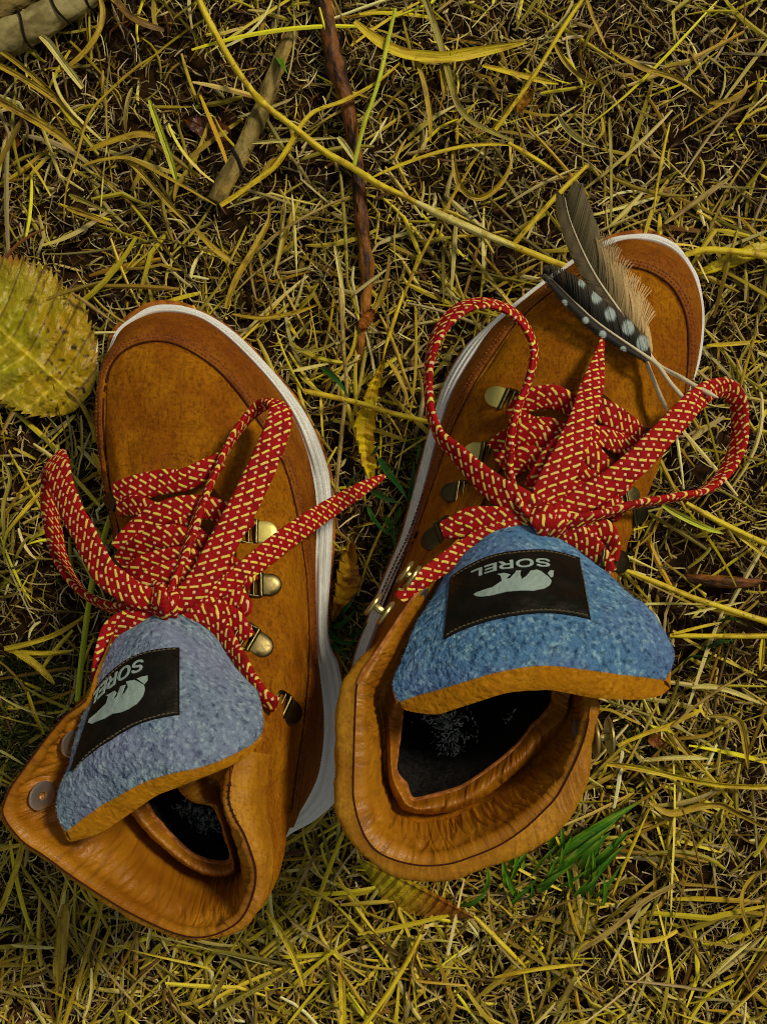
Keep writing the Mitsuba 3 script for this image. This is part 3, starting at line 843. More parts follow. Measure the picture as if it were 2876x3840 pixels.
# ---------------------------------------------------------------- left boot (picture left)
LEFT = dict(
    N=22, seed=21, seam_side=-1, gum=0.0004, toe_gum=21.5, toe_gum_w=0.0035, shaft_mid=12.2 / 22, shaft_half=3.1 / 22,
    r0=[(0, 610, 1180), (.5, 690, 1186), (1, 760, 1210), (2, 900, 1325), (3, 1040, 1485), (4, 1140, 1695), (5, 1178, 1920), (6, 1174, 2150), (7, 1180, 2420), (8, 1203, 2650), (9, 1190, 2880), (9.6, 1120, 3030), (10, 1040, 3090), (11, 920, 3120), (12, 790, 3060), (13, 700, 2900), (14, 640, 2680), (15, 585, 2450), (16, 530, 2260), (17, 475, 2080), (18, 430, 1870), (19, 392, 1650), (20, 390, 1470), (20.5, 405, 1360), (21, 437, 1290), (21.4, 480, 1228), (21.7, 545, 1194)],
    r1=[(0, 600, 1213, .046), (.5, 670, 1222, .046), (1, 740, 1252, .046), (2, 872, 1368, .046), (3, 1005, 1525, .047), (4, 1100, 1715, .050), (5, 1145, 1930, .053), (6, 1150, 2150, .057), (7, 1160, 2420, .060), (8, 1178, 2650, .062), (9, 1162, 2880, .062), (9.6, 1110, 3050, .064), (10, 1040, 3160, .066), (11, 900, 3220, .066), (12, 740, 3180, .066), (13, 590, 3000, .066), (14, 520, 2760, .066), (15, 500, 2520, .064), (16, 490, 2280, .058), (17, 452, 2090, .053), (18, 411, 1870, .049), (19, 374, 1650, .046), (20, 376, 1470, .046), (20.5, 398, 1370, .046), (21, 440, 1300, .046), (21.5, 510, 1240, .046)],
    r2=[(0, 585, 1292, .056), (1, 700, 1320, .057), (2, 812, 1412, .058), (3, 915, 1545, .060), (4, 1012, 1735, .065), (5, 1085, 1940, .073), (6, 1108, 2160, .083), (7, 1118, 2420, .090), (8, 1122, 2650, .093), (9, 1105, 2890, .095), (9.6, 1086, 3060, .096), (10, 1066, 3180, .098), (10.5, 1036, 3300, .104), (11, 945, 3400, .105), (11.7, 740, 3430, .103), (12.3, 560, 3370, .102), (13, 350, 3200, .100), (13.6, 250, 3050, .098), (14.3, 250, 2850, .096), (15, 330, 2640, .093), (15.8, 420, 2460, .090), (16.5, 455, 2250, .080), (17, 462, 2090, .072), (18, 432, 1880, .063), (19, 410, 1660, .058), (20, 420, 1500, .057), (20.5, 445, 1410, .056), (21.2, 505, 1330, .056)],
    r3=[(0, 615, 1560, .066), (1, 720, 1570, .067), (2, 820, 1640, .068), (3, 890, 1730, .071), (4, 940, 1870, .077), (5, 990, 2040, .086), (6, 1012, 2200, .096), (7, 1020, 2410, .108), (7.8, 1025, 2580, .116), (8.4, 1020, 2740, .122), (9, 1000, 2900, .126), (9.5, 1000, 3030, .128), (10, 1012, 3165, .130), (10.3, 1012, 3245, .132), (10.6, 1000, 3340, .134), (10.9, 958, 3425, .135), (11.3, 872, 3488, .134), (11.7, 735, 3516, .132), (12.1, 600, 3473, .130), (12.5, 450, 3393, .128), (12.9, 285, 3280, .126), (13.2, 155, 3185, .126), (13.5, 80, 3115, .127), (14, 45, 3020, .128), (14.3, 85, 2930, .127), (14.7, 175, 2800, .125), (15.1, 265, 2690, .122), (15.4, 340, 2622, .119), (15.8, 385, 2520, .115), (16.3, 435, 2390, .105), (17, 470, 2210, .093), (18, 482, 2040, .081), (19, 482, 1890, .073), (20, 500, 1740, .067), (21, 545, 1620, .066)],
    edge=[(0, 640, 1785, .071), (1, 720, 1790, .072), (2.5, 800, 1830, .076), (4, 865, 1940, .083), (5, 885, 2050, .090), (6, 893, 2200, .101), (7, 890, 2400, .114), (7.8, 905, 2560, .124), (8.4, 915, 2720, .132), (9, 875, 2880, .139), (9.4, 858, 2985, .142), (9.7, 880, 3065, .143), (10, 920, 3140, .143), (10.3, 952, 3230, .143), (10.6, 957, 3320, .143), (10.9, 923, 3420, .142), (11.3, 845, 3490, .141), (11.7, 735, 3517, .140), (12.1, 600, 3480, .139), (12.5, 440, 3398, .138), (12.9, 270, 3288, .137), (13.2, 130, 3188, .137), (13.5, 58, 3128, .138), (13.75, 20, 3075, .139), (14, 12, 3025, .140), (14.3, 55, 2932, .140), (14.7, 150, 2800, .139), (15.1, 240, 2690, .137), (15.4, 325, 2622, .134), (15.8, 360, 2520, .128), (16.3, 420, 2380, .116), (17, 465, 2200, .102), (18, 495, 2030, .089), (19, 510, 1900, .081), (20.3, 545, 1815, .074), (21.2, 590, 1790, .072)],
    seam=[(470, 2140), (440, 1960), (411, 1820), (395, 1700), (387, 1600), (388, 1500), (400, 1415), (424, 1358), (465, 1314), (520, 1288), (580, 1278), (640, 1284), (700, 1308), (760, 1344), (820, 1390), (870, 1443), (912, 1495), (950, 1550), (1000, 1625), (1045, 1700), (1075, 1770), (1098, 1850), (1115, 1930), (1132, 2040), (1146, 2140), (1154, 2250), (1158, 2350), (1158, 2480), (1150, 2600), (1132, 2760), (1112, 2900), (1092, 3040)],
    stitch_off=(13, 25),
    sole=[(0, 610, 1141), (.5, 700, 1150), (1, 778, 1178), (2, 930, 1290), (3, 1085, 1462), (4, 1200, 1662), (5, 1250, 1900), (6, 1242, 2130), (6.7, 1230, 2300), (7.2, 1240, 2420), (7.7, 1272, 2500), (8, 1290, 2600), (8.5, 1300, 2740), (9, 1287, 2900), (9.4, 1262, 3000), (9.7, 1190, 3072), (10, 1085, 3133), (11, 930, 3160), (12, 780, 3090), (13, 690, 2910), (14, 640, 2680), (15, 590, 2450), (16, 540, 2260), (17, 490, 2080), (18, 445, 1870), (19, 402, 1660), (20, 394, 1470), (20.5, 398, 1360), (21, 415, 1294), (21.4, 462, 1215), (21.7, 535, 1163)],
    inside=(690, 2700), front_idx=[0, 1.5, 3, 4.5, 6, 7.2, 15.9, 16.6, 17.5, 18.6, 20, 21],
    l1=[(8.3, 880, 2730, .127), (9, 848, 2890, .134), (9.4, 838, 2990, .138), (9.7, 858, 3070, .139), (10, 893, 3150, .139), (10.3, 924, 3238, .138), (10.6, 926, 3320, .137), (10.9, 897, 3400, .136), (11.3, 830, 3455, .135), (11.7, 740, 3472, .133), (12.1, 620, 3435, .131), (12.5, 475, 3348, .129), (12.9, 320, 3238, .128), (13.2, 200, 3140, .128), (13.5, 125, 3085, .130), (14, 72, 3018, .132), (14.3, 108, 2932, .132), (14.7, 190, 2812, .131), (15.1, 270, 2702, .129), (15.4, 345, 2635, .127)],
    l2=[(8.3, 760, 2880, .116), (9, 805, 2975, .120), (9.4, 828, 3020, .121), (10, 868, 3160, .115), (10.5, 888, 3262, .111), (10.9, 868, 3305, .109), (11.3, 820, 3314, .109), (11.7, 744, 3298, .107), (12.1, 642, 3238, .106), (12.5, 549, 3155, .105), (12.9, 456, 3053, .105), (13.3, 400, 2960, .105), (14, 355, 2880, .107), (14.7, 380, 2780, .107), (15.4, 420, 2680, .107)],
    l3=[(8.3, 720, 2900, .115), (9, 765, 2992, .117), (9.4, 815, 3026, .117), (10, 858, 3150, .113), (10.5, 880, 3240, .112), (10.9, 858, 3268, .111), (11.3, 810, 3272, .111), (11.7, 745, 3255, .110), (12.1, 658, 3196, .109), (12.5, 572, 3116, .109), (12.9, 505, 3026, .108), (13.3, 455, 2950, .107), (14, 415, 2880, .106), (14.7, 430, 2790, .106), (15.4, 460, 2700, .105)],
    l4=[(8.3, 660, 2930, .112), (9, 730, 3002, .112), (9.4, 805, 3024, .111), (10, 845, 3118, .108), (10.5, 870, 3205, .106), (10.9, 852, 3232, .106), (11.3, 810, 3231, .106), (11.7, 750, 3216, .105), (12.1, 676, 3163, .104), (12.5, 602, 3090, .103), (12.9, 552, 3011, .102), (13.3, 510, 2950, .101), (14, 480, 2890, .100), (14.7, 490, 2800, .100), (15.4, 510, 2720, .100)],
    fibres=[(715, 3040, 40, 18, 110), (775, 3085, 26, 26, 90)], fibre_z=.066,
    collar_seam=(9.2, 15.4),
    extra_stitch=[[(535, 1790), (548, 1745), (580, 1716), (630, 1703), (690, 1705), (740, 1722)], [(548, 1795), (560, 1755), (590, 1730), (632, 1718), (686, 1720), (730, 1735)], [(868, 2880), (862, 2940), (856, 2985)]],
    tongue_base=[[(545, 1775, .066), (640, 1765, .067), (735, 1775, .066)], [(490, 1950, .074), (640, 1940, .080), (870, 1960, .076)], [(470, 2150, .088), (640, 2130, .097), (890, 2170, .091)], [(430, 2340, .100), (640, 2280, .108), (890, 2350, .103)]],
    tongue=[[(500, 2330, .100), (560, 2270, .104), (620, 2250, .106), (690, 2260, .104), (760, 2320, .100)],
            [(405, 2440, .112), (500, 2365, .120), (615, 2328, .123), (740, 2372, .120), (855, 2440, .111)],
            [(345, 2560, .124), (470, 2490, .134), (610, 2460, .138), (760, 2500, .134), (932, 2550, .122)],
            [(285, 2760, .134), (420, 2670, .144), (600, 2620, .149), (790, 2630, .146), (975, 2630, .133)],
            [(228, 2940, .138), (370, 2850, .149), (580, 2780, .155), (790, 2745, .152), (984, 2690, .139)],
            [(213, 3040, .139), (390, 2930, .150), (595, 2850, .157), (800, 2805, .154), (982, 2730, .140)],
            [(250, 3118, .138), (425, 2996, .150), (615, 2908, .158), (810, 2858, .155), (966, 2765, .141)]],
    tongue_end=[(268, 3158, .134), (400, 3112, .142), (500, 3044, .148), (610, 2975, .153), (700, 2941, .153), (800, 2902, .151), (900, 2856, .146), (982, 2770, .138)],
    felt='mat_felt_grey', tongue_label='grey blue felt tongue flaring over the opening',
    patch=([(368, 2585), (400, 2540), (445, 2498), (520, 2453), (600, 2433), (676, 2430)], [(262, 2905), (340, 2832), (430, 2772), (520, 2722), (600, 2698), (677, 2686)]),
    text=(0.03, 0.66, 0.13, 0.27, 0.10, 0.28),
    bear=[[(341, 2714), (346, 2700), (372, 2680), (392, 2660), (408, 2645), (417, 2618), (408, 2615), (440, 2598), (446, 2604), (430, 2634), (448, 2618), (462, 2580), (480, 2574), (470, 2600), (462, 2618), (478, 2604), (490, 2582), (482, 2562), (512, 2556), (528, 2566), (545, 2576), (549, 2592), (542, 2616), (520, 2645), (490, 2664), (462, 2676), (430, 2682), (404, 2698), (372, 2712), (354, 2720)], [(520, 2552), (540, 2544), (559, 2540), (558, 2560), (546, 2574)]],
    patch_stitch=[[(382, 2582), (410, 2547), (452, 2508), (522, 2465), (600, 2446), (666, 2443)], [(285, 2895), (348, 2822), (432, 2762), (520, 2713), (598, 2688), (665, 2676)]],
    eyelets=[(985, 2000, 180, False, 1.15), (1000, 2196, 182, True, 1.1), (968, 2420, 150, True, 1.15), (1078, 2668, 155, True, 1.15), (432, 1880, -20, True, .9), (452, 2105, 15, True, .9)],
    hooks=[],
    rivets=[(158, 2985, .127, .75, -.15, .6, .0062), (268, 2790, .127, .8, -.1, .5, .0055)],
)

# ---------------------------------------------------------------- right boot (picture right)
RIGHT = dict(
    N=26, seed=33, seam_side=1, gum=0.0003, toe_gum=0.2, toe_gum_w=0.0032, shaft_mid=14.9 / 26, shaft_half=2.9 / 26,
    r0=[(0, 2440, 915), (1, 2305, 920), (2, 2150, 1000), (3, 2015, 1098), (4, 1880, 1212), (5, 1785, 1340), (6, 1700, 1495), (7, 1640, 1690), (8, 1592, 1880), (9, 1540, 2050), (10, 1470, 2240), (11, 1400, 2420), (12, 1370, 2600), (13, 1440, 2720), (14, 1600, 2800), (15, 1760, 2760), (16, 1900, 2640), (17, 2020, 2450), (18, 2130, 2250), (19, 2240, 2050), (20, 2360, 1830), (21, 2470, 1640), (22, 2570, 1430), (23, 2620, 1230), (24, 2606, 1080), (25, 2545, 970)],
    r1=[(0, 2430, 950, .046), (1, 2308, 950, .046), (2, 2172, 1030, .046), (3, 2043, 1128, .046), (4, 1922, 1248, .046), (5, 1825, 1380, .048), (6, 1742, 1525, .050), (7, 1682, 1710, .054), (8, 1622, 1890, .057), (9, 1562, 2070, .060), (10, 1482, 2260, .062), (11, 1405, 2450, .064), (12, 1370, 2640, .064), (13, 1430, 2790, .064), (14, 1600, 2890, .064), (15, 1790, 2840, .064), (16, 1960, 2690, .064), (17, 2090, 2490, .062), (18, 2195, 2290, .060), (19, 2300, 2080, .057), (20, 2410, 1850, .054), (21, 2500, 1650, .050), (22, 2580, 1440, .046), (23, 2612, 1240, .046), (24, 2592, 1100, .046), (25, 2527, 1000, .046)],
    r2=[(0, 2420, 1030, .056), (1, 2320, 1025, .056), (2, 2210, 1090, .057), (3, 2090, 1190, .058), (4, 1985, 1310, .060), (5, 1900, 1430, .063), (6, 1830, 1570, .068), (7, 1765, 1740, .076), (8, 1690, 1920, .084), (9, 1600, 2110, .092), (10, 1500, 2300, .096), (11, 1400, 2500, .098), (12, 1345, 2700, .098), (13, 1390, 2900, .098), (14, 1580, 3020, .098), (15, 1830, 2960, .098), (16, 2010, 2790, .098), (17, 2135, 2580, .096), (18, 2225, 2360, .092), (19, 2318, 2130, .085), (20, 2400, 1920, .077), (21, 2462, 1710, .068), (22, 2515, 1490, .060), (23, 2545, 1280, .057), (24, 2522, 1150, .056), (25, 2480, 1075, .056)],
    r3=[(0, 2280, 1250, .066), (1, 2230, 1255, .066), (2, 2160, 1290, .066), (3, 2080, 1330, .066), (4, 2010, 1400, .067), (5, 1940, 1480, .070), (6, 1890, 1580, .074), (7, 1840, 1720, .082), (8, 1765, 1880, .091), (9, 1680, 2050, .100), (10, 1592, 2180, .108), (11, 1465, 2335, .120), (11.5, 1375, 2450, .126), (12, 1296, 2555, .132), (12.5, 1258, 2740, .134), (13, 1266, 2950, .134), (13.5, 1320, 3127, .134), (14, 1495, 3263, .134), (14.5, 1680, 3274, .134), (15, 1800, 3245, .134), (15.5, 1960, 3183, .134), (16, 2080, 3094, .134), (16.5, 2150, 3002, .134), (17, 2200, 2872, .133), (17.5, 2228, 2700, .132), (18, 2262, 2450, .124), (18.6, 2290, 2270, .114), (19.2, 2330, 2110, .104), (20, 2375, 1920, .090), (21, 2400, 1730, .079), (22, 2400, 1580, .073), (23, 2400, 1420, .068), (24, 2370, 1320, .066), (25, 2330, 1260, .066)],
    edge=[(0, 2180, 1455, .072), (3, 2050, 1485, .072), (5, 1950, 1540, .076), (7, 1890, 1720, .087), (8, 1820, 1860, .096), (9, 1740, 2000, .106), (10, 1665, 2108, .116), (10.8, 1530, 2270, .128), (11.5, 1420, 2435, .138), (12, 1348, 2545, .144), (12.4, 1333, 2640, .145), (12.8, 1328, 2780, .145), (13.2, 1324, 2960, .145), (13.5, 1358, 3115, .145), (13.9, 1458, 3218, .145), (14.3, 1600, 3248, .145), (14.8, 1740, 3225, .145), (15.3, 1900, 3155, .144), (15.8, 2020, 3060, .143), (16.3, 2105, 2960, .142), (16.7, 2160, 2850, .142), (17.1, 2198, 2740, .142), (17.5, 2213, 2640, .140), (18, 2210, 2450, .134), (18.6, 2240, 2250, .124), (19.2, 2280, 2080, .112), (20, 2305, 1900, .098), (21, 2325, 1720, .086), (22, 2330, 1600, .079), (23.3, 2300, 1510, .074), (24.6, 2240, 1465, .072)],
    seam=[(2560, 1520), (2572, 1440), (2580, 1360), (2582, 1280), (2576, 1205), (2560, 1148), (2530, 1090), (2480, 1042), (2420, 1012), (2360, 998), (2290, 995), (2220, 1010), (2150, 1042), (2060, 1100), (1990, 1158), (1915, 1236), (1850, 1330), (1790, 1420), (1742, 1510), (1692, 1620), (1650, 1740), (1602, 1880), (1552, 2020), (1500, 2130), (1430, 2290)],
    stitch_off=(13, 25),
    sole=[(0, 2440, 876), (.5, 2370, 878), (1, 2290, 892), (2, 2145, 972), (3, 2015, 1066), (4, 1840, 1208), (5, 1732, 1318), (6, 1650, 1475), (7, 1595, 1665), (8, 1552, 1830), (9, 1508, 1995), (10, 1428, 2195), (11, 1352, 2390), (12, 1312, 2590), (13, 1420, 2740), (14, 1600, 2830), (15, 1780, 2790), (16, 1930, 2660), (17, 2040, 2450), (18, 2140, 2250), (19, 2250, 2050), (20, 2375, 1830), (21, 2490, 1640), (22, 2595, 1440), (23, 2637, 1240), (24, 2630, 1100), (24.6, 2605, 1015), (25, 2565, 950), (25.5, 2510, 900)],
    inside=(1800, 2500), front_idx=[0, 1.5, 3, 5, 7, 8.5, 10, 18.6, 19.4, 20.4, 21.5, 23, 24.6],
    l1=[(11.3, 1480, 2390, .132), (12, 1378, 2560, .141), (12.4, 1380, 2650, .140), (12.8, 1386, 2780, .139), (13.2, 1388, 2940, .138), (13.5, 1415, 3068, .138), (13.9, 1490, 3150, .137), (14.3, 1600, 3185, .136), (14.8, 1722, 3165, .136), (15.3, 1870, 3095, .136), (15.8, 1982, 3015, .136), (16.3, 2078, 2922, .136), (16.7, 2132, 2830, .136), (17.1, 2172, 2730, .135), (17.5, 2190, 2640, .134)],
    l2=[(11.3, 1520, 2420, .116), (12, 1432, 2600, .120), (12.8, 1440, 2780, .116), (13.2, 1446, 2920, .114), (13.5, 1475, 3018, .112), (13.9, 1532, 3068, .112), (14.3, 1622, 3080, .112), (14.8, 1722, 3060, .112), (15.3, 1842, 3005, .112), (15.8, 1942, 2930, .112), (16.3, 2042, 2842, .112), (16.7, 2100, 2790, .112), (17.1, 2140, 2720, .112), (17.5, 2155, 2640, .112)],
    l3=[(11.3, 1560, 2440, .108), (12, 1472, 2650, .112), (12.8, 1464, 2790, .115), (13.2, 1470, 2900, .115), (13.5, 1497, 2970, .115), (13.9, 1547, 3025, .115), (14.3, 1642, 3026, .115), (14.8, 1732, 3000, .115), (15.3, 1832, 2940, .115), (15.8, 1932, 2860, .114), (16.3, 2022, 2770, .113), (16.7, 2085, 2710, .111), (17.1, 2120, 2670, .109), (17.5, 2130, 2620, .107)],
    l4=[(11.3, 1590, 2460, .103), (12, 1507, 2660, .106), (12.8, 1490, 2800, .108), (13.2, 1482, 2890, .108), (13.5, 1518, 2945, .108), (13.9, 1552, 2996, .108), (14.3, 1640, 2978, .108), (14.8, 1740, 2943, .108), (15.3, 1850, 2868, .107), (15.8, 1930, 2800, .106), (16.3, 2000, 2718, .105), (16.7, 2040, 2680, .104), (17.1, 2065, 2640, .103), (17.5, 2075, 2590, .102)],
    fibres=[(1695, 2760, 36, 62, 170), (1690, 2870, 28, 38, 80), (1660, 2700, 50, 14, 50), (1918, 2722, 16, 20, 60)], fibre_z=.064,
    collar_seam=(12.1, 17.3), raw=(9.6, 12.1),
    extra_stitch=[[(2062, 1450), (2085, 1430), (2125, 1420), (2165, 1424), (2195, 1440)], [(2075, 1462), (2095, 1445), (2127, 1435), (2160, 1438), (2185, 1452)]],
    tongue_base=[[(2060, 1475, .068), (2180, 1450, .069), (2290, 1500, .068)], [(1920, 1600, .076), (2130, 1600, .086), (2320, 1690, .080)], [(1850, 1800, .088), (2090, 1790, .098), (2300, 1890, .094)], [(1720, 1990, .100), (1970, 1980, .108), (2280, 2060, .106)]],
    tongue=[[(1750, 2040, .098), (1850, 1970, .104), (1960, 1955, .106), (2080, 1985, .104), (2180, 2060, .098)],
            [(1695, 2125, .112), (1800, 2048, .120), (1930, 2003, .123), (2070, 2026, .120), (2228, 2108, .111)],
            [(1612, 2258, .124), (1760, 2180, .134), (1940, 2140, .138), (2140, 2165, .134), (2345, 2212, .124)],
            [(1545, 2375, .133), (1730, 2310, .144), (1950, 2270, .149), (2190, 2290, .146), (2442, 2290, .134)],
            [(1496, 2500, .138), (1710, 2440, .150), (1960, 2390, .156), (2230, 2410, .153), (2512, 2415, .140)],
            [(1476, 2565, .139), (1713, 2505, .152), (1965, 2448, .158), (2235, 2465, .155), (2522, 2485, .141)],
            [(1498, 2632, .139), (1720, 2564, .153), (1970, 2500, .160), (2240, 2518, .157), (2494, 2552, .142)]],
    tongue_end=[(1506, 2648, .135), (1535, 2668, .138), (1635, 2680, .143), (1700, 2662, .147), (1800, 2630, .152), (1890, 2602, .155), (2000, 2590, .156), (2080, 2591, .156), (2150, 2604, .154), (2225, 2618, .152), (2350, 2625, .147), (2450, 2616, .141), (2508, 2585, .136)],
    felt='mat_felt_blue', tongue_label='bright blue felt tongue flaring over the opening',
    patch=([(1688, 2170), (1750, 2126), (1850, 2082), (1950, 2065), (2050, 2063), (2120, 2078), (2176, 2096)], [(1658, 2408), (1750, 2362), (1850, 2330), (1950, 2311), (2050, 2304), (2130, 2311), (2220, 2330)]),
    text=(0.20, 0.76, 0.18, 0.30, 0.16, 0.27),
    bear=[[(1781, 2237), (1795, 2228), (1850, 2210), (1872, 2194), (1884, 2186), (1880, 2168), (1868, 2162), (1890, 2158), (1914, 2164), (1896, 2180), (1912, 2178), (1930, 2160), (1934, 2150), (1952, 2150), (1950, 2166), (1956, 2182), (1974, 2168), (1988, 2150), (2010, 2146), (2024, 2152), (2036, 2162), (2052, 2174), (2063, 2188), (2056, 2204), (2036, 2216), (2000, 2224), (1950, 2223), (1900, 2227), (1850, 2239), (1812, 2244), (1790, 2244)], [(2048, 2160), (2060, 2148), (2072, 2150), (2070, 2172), (2060, 2176)]],
    patch_stitch=[[(1702, 2172), (1756, 2138), (1852, 2096), (1950, 2079), (2048, 2076), (2116, 2090), (2164, 2106)], [(1676, 2388), (1752, 2350), (1850, 2319), (1950, 2300), (2050, 2293), (2130, 2300), (2205, 2316)], [(2168, 2115), (2188, 2210), (2206, 2305)]],
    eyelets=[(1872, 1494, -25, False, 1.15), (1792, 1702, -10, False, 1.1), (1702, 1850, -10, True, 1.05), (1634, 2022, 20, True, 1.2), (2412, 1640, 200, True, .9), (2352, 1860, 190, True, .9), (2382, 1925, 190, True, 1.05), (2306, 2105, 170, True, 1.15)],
    hooks=[(1545, 2165, .128, -.80, .60, .0, .0058, .0035), (1445, 2300, .136, -.80, .60, .0, .0058, .0060), (2230, 2765, .134, 1, .05, -.05, .0080, .0060)],
    rivets=[(1578, 2242, .118, .75, -.5, .35, .0048), (1496, 2390, .122, .75, -.5, .35, .0050), (2158, 2745, .130, -1, .1, .1, .0050)],
)

BL = build_boot(LEFT)
tag(BL['key'], 'tan leather boot with grey blue felt tongue, empty, its collar flopped to the left', 'boot', 'pair of boots')
BR = build_boot(RIGHT)
tag(BR['key'], 'tan leather boot with bright blue felt tongue, two feathers across its toe', 'boot', 'pair of boots')


# ------------------------------------------------------------------ shoelaces: one lace per boot, a flat red cord
def lace(B, paths, label):
    zc = ZMap(B['g'], B['tongue_base'])
    out = []
    for pts, w, thick, clamp in paths:
        p = np.array(pts, float)
        d = np.r_[0, np.cumsum(np.hypot(*np.diff(p[:, :2], axis=0).T))]
        x = np.linspace(0, d[-1], max(12, int(d[-1] / 7)))
        f = Akima1DInterpolator(d, p)(x) if len(p) > 3 else CubicSpline(d, p)(x)
        if clamp:
            zs = zc(f[:, 0], f[:, 1])
            on = ndimage.map_coordinates(zc.m, [f[:, 1] / zc.s + 40, f[:, 0] / zc.s + 40], order=1) > 0.5
            f[:, 2] = np.where(on, np.maximum(f[:, 2], zs + clamp), f[:, 2])
            f[:, 2] = ndimage.gaussian_filter1d(f[:, 2], 2, mode='nearest')
        q = P(*f[:, :3].T)
        roll = f[:, 3] if f.shape[1] > 3 else np.zeros(len(f))
        ww = np.full(len(q), w)
        if f.shape[1] > 4: ww = w * np.clip(f[:, 4], 0.05, 2)
        t = unit(np.gradient(q, axis=0))
        up = np.zeros_like(t); up[0] = unit(np.array([0, 0, 1.0]) - t[0] * t[0, 2])
        for i in range(1, len(t)):
            up[i] = unit(up[i - 1] - t[i] * (up[i - 1] @ t[i]))
        sd_ = np.cross(t, up)
        a = np.radians(roll)[:, None]
        up = up * np.cos(a) + sd_ * np.sin(a)
        q = q + (meshkit.noise(q * 120, 3)[:, None] - 0.5) * 0.0008
        v, f_, uv = ribbon(q, ww, thick, up=up)
        uv = uv + [len(out) * 37.0, 0]
        out.append((v, f_, uv))
    v, f, uv = join(out)
    k = add(B['key'] + '__shoelace', (v, f), 'mat_lace', smooth=True, uv=uv)
    labels[k] = {'label': label}


W9 = 0.0102
